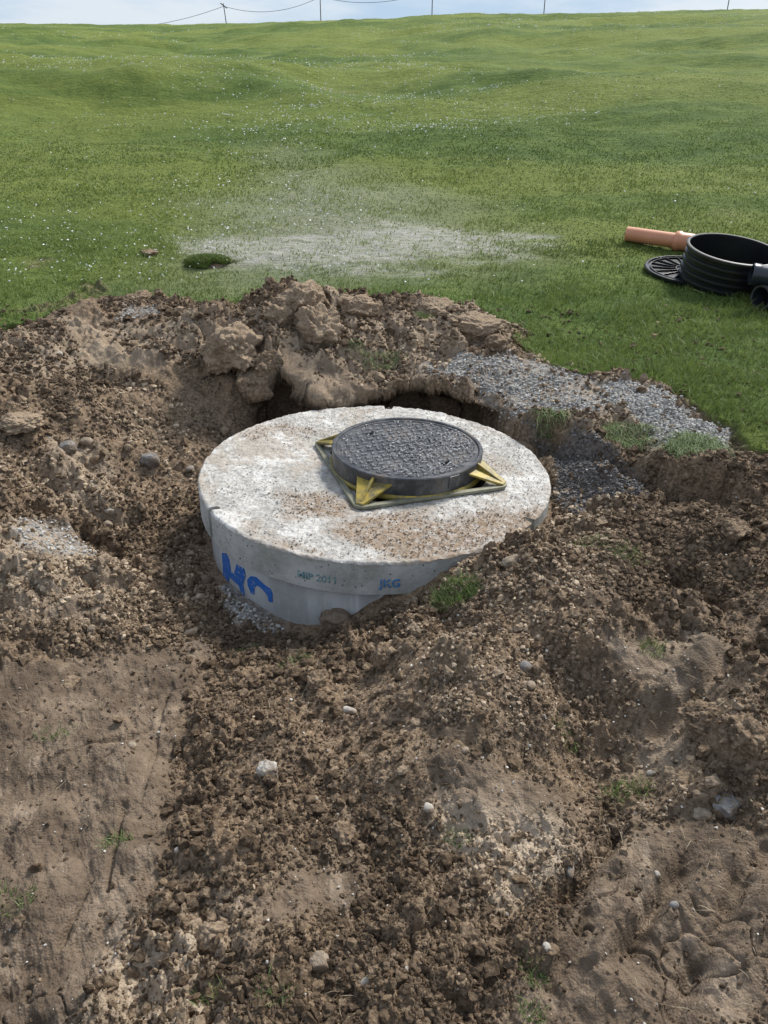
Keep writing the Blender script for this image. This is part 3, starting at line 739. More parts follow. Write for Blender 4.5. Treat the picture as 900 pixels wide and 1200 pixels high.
TUFTS = [ # px, py, radius, blades, height, droop toward pit, label
 (532,702,.070,520,.060,0,'bright green clump of torn grass in front of the slab on the heaped soil'),
 (735,520,.11,900,.10,1,'grass clump hanging over the trench edge, left of the brighter clump beside it'),
 (812,528,.11,1200,.11,1,'brightest and biggest grass clump hanging over the trench edge'),
 (645,498,.07,380,.075,1,'thin dark grass clump at the gravel edge just behind the right of the slab'),
 (450,428,.10,520,.05,1,'strip of green turf on the rim of the pit wall behind the slab'),
 (415,412,.06,260,.04,1,'small tuft on the pit rim under the tall soil mound'),
 (497,372,.05,220,.04,0,'little tuft in the saddle between the two soil mounds behind the slab'),
 (735,648,.06,160,.035,0,'sparse grass scrap on soil right of the slab'),
 (690,640,.06,130,.03,0,'yellowish grass scrap on soil near the slab edge'),
 (765,765,.045,90,.035,0,'small grass sprig on soil below the hollow on the right'),
 (735,930,.055,170,.04,0,'green grass sprig left of the grey stone pair'),
 (288,762,.05,110,.03,0,'thin grass sprig on the soil below the blue lettering'),
 (345,775,.05,130,.03,0,'yellow green grass sprig beside the brown clod in front of the ring'),
 (625,1145,.03,80,.03,0,'grass sprig at the bottom of the foreground right of the middle'),
 (622,1190,.025,70,.03,0,'lowest grass sprig at the bottom edge of the ground'),
 (245,1175,.03,70,.03,0,'grass sprig on the pale crumbly clay at the bottom left'),
 (320,1165,.035,90,.03,0,'grass sprig near the round cobble at the bottom'),
 (535,985,.03,60,.03,0,'faint grass sprig beside the pale crumbly soil in the foreground'),
 (138,990,.035,110,.03,0,'dark grass growing in the crack of the smooth clay'),
 (15,1060,.05,110,.03,0,'grass scraps at the left edge on the smooth clay'),
 (65,860,.05,80,.025,0,'grass scraps pressed into the smooth clay on the left'),
 (660,860,.04,60,.03,0,'wispy grass sprig in the middle of the cloddy soil on the right'),
 (10,490,.09,260,.035,0,'withered grass on the lump at the left edge above the pit'),
]
TUFTP = {}
for px, py, r, nb, h, droop, lab in TUFTS:
    c = hit_s(px, py); c2 = c.copy()
    n = nb; a = rng.uniform(0, 2*math.pi, n); q = r*np.sqrt(rng.random(n))
    xx = c[0]+np.cos(a)*q*1.1; yy = c[1]+np.sin(a)*q*.8
    if droop: yy += .03
    zz = surface(xx, yy)[0]; zz = np.clip(zz, c[2]-.05, c[2]+.05)
    hs = h*rng.uniform(.5, 1.15, n); az = None
    lean = rng.uniform(.2, 1.0, n)
    if droop: az = rng.normal(-math.pi*.5, .8, n); lean = rng.uniform(.5, 1.3, n)
    dull = 'wither' in lab or 'yellow' in lab or 'scrap' in lab
    tone = np.clip(rng.normal(.5, .28, n), 0, 1)
    v, f, t = blades(np.stack([xx-c[0], yy-c[1], zz-c[2]-.006], -1), hs, rng.uniform(.0016, .0034, n), lean, tone, nseg=3, az=az)
    if droop:   # tips bend down over the edge
        k = np.tile(np.arange(8)//2, n)/3.0; v[:, 2] -= np.repeat(hs, 8)*.55*k**2
    o = link('grass_tuft', np_mesh('grass_tuft', v, f, True, {'tone': t}), M['straw'] if 'wither' in lab else M['tuft']); o.location = c
    tag(o, lab, 'grass tuft', 'loose grass tufts around the pit')

# ------------------------------------------------------------------ single stones and clods
def rock(name, px, py, wpx, mat, label, cat, asp=(1, .8, .65), rough=.12, ang=.0, seed=0, sub=4, sink=.3, rz=None, cracks=0, group=None, loc=None, rad=None):
    c = hit_s(px, py) if loc is None else np.array(loc)
    dist = np.linalg.norm(c-np.array([0, 0, CAM_H])); r = (wpx*dist/F/2) if rad is None else rad
    V0, F0 = ICO[sub]; V = V0.copy()
    rs = np.random.default_rng(seed+int(px*7+py))
    if ang:      # faceted: cut with random planes
        for k in range(9):
            nrm = rs.normal(size=3); nrm /= np.linalg.norm(nrm); d = V@nrm; lim = rs.uniform(.62, .88); V = V-np.clip(d-lim, 0, 1)[:, None]*nrm*ang
    o3 = rs.uniform(-50, 50, 3)
    disp = np.array([mnoise.fractal(Vector(v*1.6+o3), .9, 2.1, 5) for v in V0])
    V = V*(1+rough*disp)[:, None]
    if cracks:
        f1 = np.abs(np.array([mnoise.fractal(Vector(v*2.2+o3), .8, 2.2, 5) for v in V0])); fine = np.abs(np.array([mnoise.fractal(Vector(v*6+o3), .75, 2.1, 5) for v in V0])); V = V*(.92+.15*f1+.10*fine)[:, None]
    if cracks:
        d2 = np.array([mnoise.voronoi(Vector(v*2.6+o3))[0] for v in V0]); d2 = np.array([a[0] for a in d2])
        V = V*(1-cracks*(d2-.35))[:, None]
    V = V*np.array(asp)*r
    a = rs.uniform(0, 6.28) if rz is None else rz
    V = V@np.array([[math.cos(a), math.sin(a), 0], [-math.sin(a), math.cos(a), 0], [0, 0, 1]])
    me = np_mesh(name, V, F0, True); o = link(name, me, mat); o.location = (c[0], c[1], c[2]+asp[2]*r*(1-2*sink)*.8)
    tag(o, label, cat, group); return o
SG = 'loose stones on the dug soil'
ST = [
 (396,730,46,'stone_brown','big rounded brown stone lying against the concrete ring',(1,.75,.62),.15,.3),
 (314,903,27,'stone_pale','round pale streaked stone alone in the dark soil of the middle foreground',(1,.8,.7),.12,.3),
 (410,834,18,'stone_pale','smooth white stone on the dark clods below the brown stone by the ring',(1,.6,.55),.05,.1),
 (375,1129,24,'stone_dirty','round tan cobble at the bottom, the left one of the pair',(1,.85,.75),.06,.1),
 (428,1153,17,'stone_pale','small pale cobble at the bottom, the right one of the pair',(1,.8,.65),.06,.2),
 (502,948,15,'stone_pale','white rounded stone in the foreground middle, beside pale crumbly soil',(1,.75,.65),.05,.2),
 (849,949,32,'stone_grey','big angular grey stone on the right, the right one of a pair',(1,.85,.8),.10,.8),
 (823,957,22,'stone_dirty','dirty brown stone touching the big angular grey one',(1,.8,.7),.10,.5),
 (616,783,17,'stone_grey','smooth grey pebble on the soil mound below the slab',(1,.8,.7),.05,.1),
 (622,804,16,'stone_dirty','tan flat pebble just below the smooth grey pebble',(1,.7,.5),.06,.3),
 (601,661,30,'stone_dirty','pale blocky stone on the soil right at the slab rim',(1,.6,.6),.08,.9),
 (763,907,10,'stone_pale','small white pebble left of the dark broken clods',(1,.8,.7),.05,.2),
 (666,1019,24,'stone_grey','flat blue grey stone beside the deep groove',(1,.5,.35),.06,.5),
 (790,1062,11,'stone_grey','little grey pebble on the ridged clay at the right',(1,.8,.7),.05,.2),
 (129,600,13,'stone_pale','upper of two white pebbles lying together on the left bank',(1,.8,.7),.05,.2),
 (127,617,13,'stone_dirty','lower of two pebbles lying together on the left bank',(1,.85,.8),.05,.2),
 (177,542,22,'stone_grey','squarish grey stone half buried in the left bank',(1,.85,.8),.08,.8),
 (223,550,14,'stone_grey','flat grey pebble beside the left rim of the slab',(1,.7,.5),.05,.2),
 (79,528,22,'stone_grey','large grey stone embedded in the left bank left of the squarish one',(1,.9,.8),.08,.6),
 (102,520,16,'stone_dirty','dirty stone right of the large embedded grey stone on the left bank',(1,.8,.7),.08,.5),
 (241,682,17,'stone_brown','round brown stone at the foot of the ring beside the blue paint',(1,.85,.85),.06,.2),
 (283,399,9,'stone_pale','white pebble high on the soil bank behind, right one of two',(1,.8,.8),.05,.2),
 (276,409,9,'stone_pale','white pebble high on the soil bank behind, left one of two',(1,.8,.8),.05,.2),
 (641,1111,11,'stone_pale','whitish pebble low in the foreground right of the middle',(1,.8,.7),.05,.2),
 (225,742,20,'stone_dirty','tan wedge shaped stone at the top of the smooth clay',(1,.6,.5),.08,.6),
 (70,416,8,'stone_pale','tiny white pebble near the crest of the left bank',(1,.8,.8),.05,.2),
 (155,875,13,'stone_dirty','small tan stone pressed in the smooth clay',(1,.8,.5),.05,.3),
 (209,997,9,'stone_pale','small pale pebble at the right edge of the smooth clay',(1,.8,.7),.05,.2),
 (770,1025,8,'stone_pale','tiny pale pebble on the ridged clay above the little grey one',(1,.8,.7),.05,.2),
 (545,880,10,'stone_dirty','small brownish pebble on the clods in the middle foreground',(1,.8,.7),.05,.2),
]
for px, py, w, mt, lab, asp, ro, an in ST:
    rock('stone', px, py, w, M[mt], lab, 'stone', asp, ro+.06, max(an, .45)*1.1, group=SG, sub=3 if w < 20 else 5, sink=.32)
CG = 'big soil clods'
CL = [
 (272,412,100,'clod_pale','huge cracked clod overhanging the left side of the pit',(1,.75,.62),.20,.30,.32),
 (352,352,64,'clod_pale','tall peak clod at the top of the soil mound behind the slab',(1,.8,.75),.22,.2,.4),
 (372,392,66,'clod_pale','bulging cracked clod below the peak of the mound behind the slab',(1,.8,.9),.2,.35,.3),
 (330,372,46,'clod_pale','clod tucked between the peak and the overhanging one',(1,.9,.7),.2,.2,.35),
 (418,362,52,'clod_pale','clod on the right shoulder of the tall mound',(1,.8,.6),.22,.2,.4),
 (318,432,44,'clod_dark','dark clod hanging under the overhanging one on the pit wall',(1,.8,.8),.22,.3,.3),
 (556,384,66,'clod_pale','rounded clod at the right end of the right mound behind the slab',(1,.75,.55),.22,.25,.4),
 (505,362,56,'clod_pale','flat clod on the crest of the right mound behind the slab',(1,.8,.5),.22,.2,.45),
 (582,402,40,'clod_dark','dark rooty clod at the foot of the right mound near the gravel',(1,.8,.6),.25,.3,.4),
 (828,844,60,'clod_dark','large angular clod on the right side of the foreground',(1,.75,.55),.15,.35,.35),
 (872,862,62,'clod_dark','broken dark clod at the right edge of the foreground',(1,.8,.7),.2,.35,.35),
 (372,796,34,'clod','tan clod on the soil in front of the ring',(1,.8,.6),.15,.25,.35),
 (250,1097,36,'clod_pale','pale crumbly round clod at the lower left',(1,.9,.75),.12,.35,.3),
 (80,800,26,'clod','low clod on the left clay',(1,.9,.4),.15,.2,.5),
 (400,977,34,'clod','rounded clod above the smeared clay patch in the foreground',(1,.85,.7),.15,.25,.35),
 (478,820,30,'clod','dark clod on the mound slope in the middle',(1,.85,.8),.15,.25,.35),
 (450,770,40,'clod','clod on the steep side of the mound beside the ring',(1,.8,.8),.18,.25,.4),
 (550,1100,40,'clod','rough clod in the lower middle of the foreground',(1,.85,.6),.15,.3,.4),
 (862,620,40,'clod','clod on the soil ridge beyond the hollow at the right',(1,.8,.6),.2,.25,.4),
 (18,492,60,'clod_pale','lump of withered turf soil at the left edge',(1,.8,.35),.18,.2,.5),
 (165,350,38,'clod_dark','dark heap of soil on the grass edge behind the left bank',(1,.7,.4),.25,.25,.4),
 (175,296,34,'clod_dark','small dark molehill on the grass beyond the left bank',(1,.6,.16),.2,.2,.30),
]
for px, py, w, mt, lab, asp, ro, ck, sk in CL:
    m = M[mt] if mt != 'clod' else M['clod_dark']
    rock('soil_clod', px, py, w, m, lab, 'clod', asp, ro*.8, .75, sub=6 if w > 42 else 5, sink=min(sk+.12, .62), cracks=ck, group=CG)
# loose turf sod lying on the grass
c = hit_s(243, 309); c[2] -= .004; t = empty('turf_sod', c); tag(t, 'loose dark green turf sod lying on the grass beside the whitish patch', 'turf')
rs = np.random.default_rng(3); V0, F0 = ICO[4]; d = np.array([mnoise.fractal(Vector(v*2), 1, 2, 4) for v in V0])
Vt = V0*(1+.12*d)[:, None]*np.array([.185, .12, .055]); Vt[:, 2] -= .022
link('soil_base', np_mesh('soil_base', Vt, F0), M['clod_dark'], t)
n = 7000; a = rng.uniform(0, 6.283, n); q = np.sqrt(rng.random(n)); q *= 1+.16*np.sin(a*3+1)+.10*np.sin(a*7); bx = np.cos(a)*q*.18; by = np.sin(a)*q*.125; bz = .045*np.sqrt(np.clip(1-q*q*.98, 0, 1))
v, f, tt = blades(np.stack([bx, by, bz], -1), rng.uniform(.015, .04, n), rng.uniform(.003, .006, n), rng.uniform(.3, 1.2, n), .1+rng.random(n)*.6)
link('sod_grass', np_mesh('sod_grass', v, f, True, {'tone': tt}), M['grass'], t)
print('stones', round(time.time()-T0, 1))

# ------------------------------------------------------------------ concrete cover slab
FC = np.array([.098, 3.035]); FROT = R(19)
SL_T = .135
slab = empty('cover_slab', (SLAB_C[0], SLAB_C[1], 0)); tag(slab, 'big round pale concrete cover slab lying on the concrete ring', 'concrete slab')
TILT = Matrix.Translation((SLAB_C[0], SLAB_C[1], 0)) @ Matrix.Rotation(R(1.3), 4, 'Y') @ Matrix.Translation((-SLAB_C[0], -SLAB_C[1], 0))
slab.rotation_euler = (0, R(1.3), 0)
def slab_mesh():
    nth = 1100; nrad = 150
    th = np.linspace(0, 2*math.pi, nth, endpoint=False)
    fc = FC-SLAB_C                        # in slab space
    dx, dy = np.cos(th), np.sin(th)
    # distance from the frame centre to the outer circle
    b = fc[0]*dx+fc[1]*dy; ro = -b+np.sqrt(b*b-(fc@fc)+SLAB_R**2)
    # inner square opening
    a = th-FROT; ri = .285/np.maximum(np.abs(np.cos(a)), np.abs(np.sin(a)))
    ri = np.minimum(ri, .36)
    ox = fc[0]+dx*ro; oy = fc[1]+dy*ro; oth = np.arctan2(oy, ox)
    # three lifting notches in the rim
    lim = np.full(nth, 9.0)
    for (px, py) in ((243, 601), (633, 609), (455, 480)):
        w = at_z(px, py, 0)[:2]-SLAB_C; an = math.atan2(w[1], w[0])
        dd = np.abs((oth-an+math.pi) % (2*math.pi)-math.pi)*SLAB_R
        lim = np.where(dd < .0135 if px != 455 else dd < .023, SLAB_R-.045, lim)
    t = np.linspace(0, 1, nrad)**.9
    rr = ri[None]+(ro-ri)[None]*t[:, None]
    X = fc[0]+dx[None]*rr; Y = fc[1]+dy[None]*rr
    q = np.hypot(X, Y); edge_r = SLAB_R*(1+.0022*fbm(np.cos(oth)*.75, np.sin(oth)*.75, .12, 61, 3))
    L = np.minimum(lim, edge_r)[None]
    k = np.minimum(1, L/np.maximum(q, 1e-6)); X *= k; Y *= k
    q = np.hypot(X, Y)
    zt = .0040*fbm(X, Y, .04, 62, 5, .7)+.003*fbm(X, Y, .4, 63, 2)+.0035*lumps(X, Y, .018, 64, .5)+.0016*lumps(X, Y, .009, 65, .6)
    zt -= .008*np.clip((q-(SLAB_R-.010))/.010, 0, 1)**2*(1+.8*fbm(X, Y, .05, 66, 2))
    rows = [np.stack([X[i], Y[i], zt[i]], -1) for i in range(nrad)]
    side = [np.zeros(nth)]*nrad
    zz = np.linspace(-.012, -SL_T, 14)
    for z_ in zz:
        sc = 1-.0015+.0012*fbm(oth*.75, np.full(nth, z_), .03, 67, 3)
        rows.append(np.stack([X[-1]*sc, Y[-1]*sc, np.full(nth, z_)], -1)); side.append(np.ones(nth))
    rows.append(np.stack([fc[0]+dx*ri, fc[1]+dy*ri, np.full(nth, -SL_T)], -1)); side.append(np.ones(nth))   # underside to the opening
    Vv = np.array(rows); m = len(rows)
    i = np.arange(m)[:, None]; j = np.arange(nth)[None]; i2 = (i+1) % m; j2 = (j+1) % nth
    Fc = np.stack([i*nth+j, i*nth+j2, i2*nth+j2, i2*nth+j], -1).reshape(-1, 4)
    Vv = Vv.reshape(-1, 3); side = np.array(side).ravel()
    # brown soil trodden over parts of the top
    wx = Vv[:, 0]+SLAB_C[0]; wy = Vv[:, 1]+SLAB_C[1]
    mud = np.zeros(len(Vv))
    for P in MUD: mud = np.maximum(mud, sstep(-.05, .07, poly_sd(wx, wy, P)+.08*fbm(wx, wy, .22, 68, 4)))
    return Vv, Fc[:, ::-1], side, mud
MUD = [np.array([at_z(a, b, 0)[:2] for a, b in L]) for L in [
  [(400,612),(470,600),(560,595),(640,600),(630,625),(560,650),(480,655),(400,640),(370,625)],
  [(330,575),(420,590),(410,612),(350,608)],
  [(290,500),(345,492),(355,505),(300,515)],
  [(330,640),(400,645),(440,662),(380,662)]]]
Vv, Fc, side, mud = slab_mesh()
link('slab_body', np_mesh('slab_body', Vv, Fc, True, {'side': side, 'mud': mud}), M['conc'], slab); sharp(slab.children[0] if slab.children else bpy.data.objects['slab_body'], 50)
# scattered debris on the slab
def on_slab(n, polys=None, dens=1):
    P = []
    a = rng.uniform(0, 6.283, n); q = (SLAB_R-.02)*np.sqrt(rng.random(n)); xx = np.cos(a)*q; yy = np.sin(a)*q
    wx = xx+SLAB_C[0]; wy = yy+SLAB_C[1]
    # outside the frame square
    ux = (wx-FC[0])*math.cos(FROT)+(wy-FC[1])*math.sin(FROT); uy = -(wx-FC[0])*math.sin(FROT)+(wy-FC[1])*math.cos(FROT)
    k = ~((np.abs(ux) < .34) & (np.abs(uy) < .34))
    if polys is not None:
        mm = np.zeros(n)
        for Q in polys: mm = np.maximum(mm, sstep(-.06, .07, poly_sd(wx, wy, Q)+.08*fbm(wx, wy, .22, 68, 4)))
        k &= rng.random(n) < mm
    xx, yy = xx[k], yy[k]
    z_ = -xx*math.tan(R(1.3))
    return np.stack([xx+SLAB_C[0], yy+SLAB_C[1], z_], -1)
P = on_slab(15000, MUD); sz = .0012+.0055*rng.random(len(P))**3; P[:, 2] += .002+sz*.3
o = scatter('soil_on_slab', P, sz, 1, rng.random(len(P)), M['brown_grit'], .22, .7); tag(o, 'crumbs of brown soil spilled over the front of the concrete slab', 'soil crumbs', kind='stuff')
P = on_slab(9000); sz = .0012+.0042*rng.random(len(P))**2.5; P[:, 2] += .002+sz*.3
o = scatter('chips_on_slab', P, sz, 1, rng.random(len(P))*.9, M['grit'], .25, .6, False); tag(o, 'pale stone chips strewn over the concrete slab', 'stone chips', kind='stuff')

# ------------------------------------------------------------------ concrete ring and its lettering
RING_R = .722; RING_T = -.150
ring = empty('concrete_ring', (SLAB_C[0], SLAB_C[1], -.9)); tag(ring, 'grey concrete chamber ring with blue brushed letters under the slab', 'concrete ring')
def rp(z): return z+.9
lathe('ring_wall', [(RING_R, rp(-.9)), (RING_R, rp(-.6)), (RING_R, rp(-.3)), (RING_R, rp(RING_T-.01)), (RING_R-.012, rp(RING_T+.008)), (.615, rp(RING_T+.008)), (.60, rp(-.9))], M['ring'], ring, 160)
ring.children[0].data.transform(Matrix.Identity(4)) if ring.children else None
slab.location.z = 0
def wrap_mesh(name, polys, R0, cz, mat, parent, th0, flip=1):
    """flat outline pieces (u along the curve, v up) laid on a cylinder of radius R0, 2.5 mm thick"""
    bm = bmesh.new()
    for P in polys:
        vs = [bm.verts.new((p[0], p[1], 0)) for p in P]; bm.faces.new(vs)
    bmesh.ops.triangulate(bm, faces=bm.faces)
    for _ in range(3):
        es = [e for e in bm.edges if e.calc_length() > .012]
        if not es: break
        bmesh.ops.subdivide_edges(bm, edges=es, cuts=1)
        bmesh.ops.triangulate(bm, faces=bm.faces)
    r = bmesh.ops.extrude_face_region(bm, geom=bm.faces[:]); 
    for g in r['geom']:
        if isinstance(g, bmesh.types.BMVert): g.co.z = -.0025
    for v in bm.verts:
        a = th0+v.co.x/R0; rr = R0+.0015+v.co.z+.001; zz = cz+v.co.y
        v.co = Vector((math.cos(a)*rr, math.sin(a)*rr, zz))
    return bm_obj(name, bm, mat, parent)
def brush(pts, w):
    """a brush stroke as a closed outline"""
    L = []; Rr = []
    pts = [np.array(p, float) for p in pts]
    for i, p in enumerate(pts):
        d = pts[min(i+1, len(pts)-1)]-pts[max(i-1, 0)]; d /= np.linalg.norm(d); n = np.array([-d[1], d[0]])
        ww = w*(.5+.06*math.sin(i*2.3)); L.append(p+n*ww); Rr.append(p-n*ww)
    return [tuple(p) for p in L+Rr[::-1]]
def ang_of(px, py, z, r):
    """bearing of the cylinder point seen at this pixel column"""
    best = None
    for k in range(0, 3600):
        a = math.pi+k/3600*math.pi
        p = np.array([SLAB_C[0]+math.cos(a)*r, SLAB_C[1]+math.sin(a)*r, z]); q = p-np.array([0, 0, CAM_H])
        dz = q@FW; u = 450+F*q[0]/dz
        if best is None or abs(u-px) < best[0]: best = (abs(u-px), a)
    return best[1]
def on_cyl(px, py, r0):
    """the point of the ring wall seen at a pixel, as (angle, height)"""
    d = ray(px, py); ox, oy = -SLAB_C[0], -SLAB_C[1]
    A = d[0]**2+d[1]**2; B = 2*(ox*d[0]+oy*d[1]); C = ox*ox+oy*oy-r0*r0; t = (-B-math.sqrt(max(B*B-4*A*C, 0)))/(2*A)
    return math.atan2(oy+t*d[1], ox+t*d[0]) % (2*math.pi), CAM_H+t*d[2]
def painted(outlines, k=0):
    polys = []; th0 = on_cyl(290, 670, RING_R)[0]
    for L in outlines:
        polys.append([((on_cyl(235+a/9, 590+b/9, RING_R)[0]-th0)*RING_R, on_cyl(235+a/9, 590+b/9, RING_R)[1]) for a, b in L])
    bm_all = bmesh.new(); tmp = []
    for i, Pp in enumerate(polys): tmp.append(wrap_mesh('tmp', [Pp], RING_R+.0007*i, rp(0), M['blue'], ring, th0))
    for o in tmp: bm_all.from_mesh(o.data)
    for o in tmp: bpy.data.objects.remove(o)
    return bm_obj('painted_letter', bm_all, M['blue'], ring)
painted([[(228,520),(275,528),(303,590),(322,700),(352,770),(308,778),(292,900),(262,1000),(246,900),(243,700)],
         [(385,640),(465,690),(478,760),(452,850),(470,960),(440,960),(405,850),(348,765),(370,700)], [(322,715),(338,728),(412,830),(408,860),(318,775)]])
painted([[(496,800),(530,765),(590,775),(680,860),(740,900),(760,950),(762,1040),(722,1030),(710,970),(680,930),(640,888),(600,860),(572,890),(568,960),(540,950),(500,860)]])
def text_on(txt, size, px, z, r, mat, parent, name, cz0):
    cu = bpy.data.curves.new('t', 'FONT'); cu.body = txt; cu.size = size; cu.align_x = 'CENTER'; cu.align_y = 'CENTER'; cu.resolution_u = 3; cu.offset = size*.012
    to = bpy.data.objects.new('t', cu); col.objects.link(to); dg = bpy.context.evaluated_depsgraph_get()
    me = bpy.data.meshes.new_from_object(to.evaluated_get(dg)); bpy.data.objects.remove(to)
    bm = bmesh.new(); bm.from_mesh(me); bpy.data.meshes.remove(me)
    bmesh.ops.triangulate(bm, faces=bm.faces); th = ang_of(px, 0, z, r)
    for _ in range(2):
        es = [e for e in bm.edges if e.calc_length() > .010]
        if es: bmesh.ops.subdivide_edges(bm, edges=es, cuts=1); bmesh.ops.triangulate(bm, faces=bm.faces)
    g = bmesh.ops.extrude_face_region(bm, geom=bm.faces[:])
    for q in g['geom']:
        if isinstance(q, bmesh.types.BMVert): q.co.z = -.003
    for v in bm.verts:
        a = th+v.co.x/r; rr = r+.0012+v.co.z; v.co = Vector((math.cos(a)*rr, math.sin(a)*rr, z-cz0+v.co.y))
    return bm_obj(name, bm, mat, parent)
text_on('MIP 2011', .040, 372, -.085, SLAB_R, M['stencil_green'], slab, 'stencilled_date', 0)
text_on('JKG', .046, 458, -.088, SLAB_R, M['stencil'], slab, 'stencilled_letters', 0)

# ------------------------------------------------------------------ manhole frame and lid
frame = empty('manhole_surround', (FC[0], FC[1], .0), FROT); tag(frame, 'square yellow passivated frame with corner braces around the round lid', 'manhole surround')
FS = .335; tz = -FC[0]*math.tan(R(1.3))-.038*math.tan(R(1.3)); frame.location.z = tz+.006
frame.rotation_euler = (Matrix.Rotation(R(1.3), 3, 'Y') @ Matrix.Rotation(FROT, 3, 'Z')).to_euler()
def rsq(h, r, n=8):
    o = []
    for cx, cy, a0 in ((h-r, h-r, 0), (-h+r, h-r, 90), (-h+r, -h+r, 180), (h-r, -h+r, 270)):
        for k in range(n+1): a = R(a0+90*k/n); o.append((cx+r*math.cos(a), cy+r*math.sin(a)))
    return o
A = rsq(FS, .045); B = rsq(FS-.024, .025); n = len(A)
bm = bmesh.new(); lay = []
for loop, zz_ in ((A, 0), (A, .014), (B, .014), (B, 0)): lay.append([bm.verts.new((p[0], p[1], zz_)) for p in loop])
for k in range(4):
    for j in range(n): bm.faces.new((lay[k][j], lay[k][(j+1) % n], lay[(k+1) % 4][(j+1) % n], lay[(k+1) % 4][j]))
bm_obj('flange', bm, M['flange'], frame, bevel=.003)
LR = .325
lathe('collar', [(LR, .0), (LR, .02), (LR-.001, .05), (LR, .088), (LR-.004, .092), (LR-.014, .092), (LR-.018, .088), (LR-.018, .0)], M['iron'], frame, 160)
lathe('base_ring', [(LR+.010, .0), (LR+.010, .010), (LR+.002, .018), (LR-.03, .018), (LR-.03, .0)], M['zinc'], frame, 128)
for k in range(4):
    a = R(45+90*k); dvec = Vector((math.cos(a), math.sin(a), 0)); pv = Vector((-dvec.y, dvec.x, 0))
    r0 = LR-.006; r1 = FS*math.sqrt(2)-.040
    bm = bmesh.new()
    def P3(r, s, z_): return bm.verts.new(dvec*r+pv*s+Vector((0, 0, z_)))
    # sloping triangular plate from the corner up to the collar
    c0 = math.sqrt(LR**2-.08**2)-.004
    top = [P3(c0, .08, .066), P3(c0, -.08, .066), P3(r1+.012, -.016, .020), P3(r1+.012, .016, .020)]
    bot = [P3(c0, .08, .058), P3(c0, -.08, .058), P3(r1+.012, -.016, .006), P3(r1+.012, .016, .006)]
    bm.faces.new(top); bm.faces.new(bot[::-1])
    for j in range(4): bm.faces.new((top[j], bot[j], bot[(j+1) % 4], top[(j+1) % 4]))
    # standing fin on its middle line
    q = [(r0, .014), (r1, .014), (r1, .026), (r0, .086)]
    s1 = [P3(r, .006, z_) for r, z_ in q]; s2 = [P3(r, -.006, z_) for r, z_ in q]
    bm.faces.new(s1); bm.faces.new(s2[::-1])
    for j in range(4): bm.faces.new((s1[j], s2[j], s2[(j+1) % 4], s1[(j+1) % 4]))
    bm_obj('corner_brace', bm, M['zinc'], frame, bevel=.002)
lid = empty('manhole_cover', (0, 0, 0)); tag(lid, 'round black cast iron lid strewn with grey stone chips', 'manhole cover')
lid.location = frame.location; lid.rotation_euler = frame.rotation_euler
def lid_mesh():
    rI = LR-.020; nth = 360; nr_ = 110
    th = np.linspace(0, 2*math.pi, nth, endpoint=False); rr = np.linspace(0.002, rI, nr_)
    X = rr[:, None]*np.cos(th)[None]; Y = rr[:, None]*np.sin(th)[None]
    # raised blocks of an anti slip pattern
    p = .036; a = (X/p) % 1; b = (Y/p) % 1; par = (np.floor(X/p)+np.floor(Y/p)) % 2
    blk = np.where(par > .5, (np.abs(a-.5) < .34)*(np.abs(b-.5) < .16), (np.abs(a-.5) < .16)*(np.abs(b-.5) < .34))
    worn = blk*(rr[:, None] < rI-.022)
    zt = .082+.0048*blk*(rr[:, None] < rI-.022)+.004*(rr[:, None] > rI-.012)
    for ang_ in (R(118), R(298)):
        kx, ky = .215*math.cos(ang_), .215*math.sin(ang_); u = (X-kx)*math.cos(ang_+math.pi/2)+(Y-ky)*math.sin(ang_+math.pi/2); v_ = (X-kx)*math.cos(ang_)+(Y-ky)*math.sin(ang_)
        zt = np.where((np.abs(u) < .024) & (np.abs(v_) < .009), .05, zt)
    rows = [np.stack([X[i], Y[i], zt[i]], -1) for i in range(nr_)]+[np.stack([X[-1], Y[-1], np.full(nth, z_)], -1) for z_ in (.06, .03)]
    m = len(rows); Vv = np.array(rows).reshape(-1, 3)
    i = np.arange(m-1)[:, None]; j = np.arange(nth)[None]; j2 = (j+1) % nth
    worn = np.concatenate([worn.ravel(), np.zeros(2*nth)])
    return Vv, np.stack([i*nth+j, i*nth+j2, (i+1)*nth+j2, (i+1)*nth+j], -1).reshape(-1, 4)[:, ::-1], worn
v, f, wn = lid_mesh(); ob = link('lid_plate', np_mesh('lid_plate', v, f, True, {'worn': wn}), M['iron'], lid); sharp(ob, 30)
bm = bmesh.new(); bmesh.ops.create_cone(bm, cap_ends=True, segments=48, radius1=LR-.022, radius2=LR-.022, depth=.01); bmesh.ops.translate(bm, verts=bm.verts, vec=(0, 0, .024)); bm_obj('underside', bm, M['iron'], lid)
bm = bmesh.new(); bmesh.ops.create_cube(bm, size=1); bmesh.ops.scale(bm, verts=bm.verts, vec=(.006, .05, .05)); a = -R(75)
bmesh.ops.rotate(bm, verts=bm.verts, matrix=Matrix.Rotation(a, 3, 'Z')); bmesh.ops.translate(bm, verts=bm.verts, vec=(math.cos(a)*(LR+.001), math.sin(a)*(LR+.001), .06)); bm_obj('hinge_plate', bm, M['iron'], frame, bevel=.002)
MW = frame.rotation_euler.to_matrix()
def lid_pts(n, side_bias):
    a = rng.uniform(0, 6.283, n); q = (LR-.03)*np.sqrt(rng.random(n)); X = np.cos(a)*q; Y = np.sin(a)*q
    d = sstep(-.35, .35, fbm(X, Y, .18, 88, 3)+side_bias*(X*.8+.2*Y)/LR); k = rng.random(n) < .10+.9*d
    L = np.stack([X[k], Y[k], np.full(k.sum(), .0875)], -1); return L@np.array(MW).T+np.array(frame.location)
P = lid_pts(4600, .5); sz = .0014+.0058*rng.random(len(P))**2.3; P[:, 2] += sz*.35
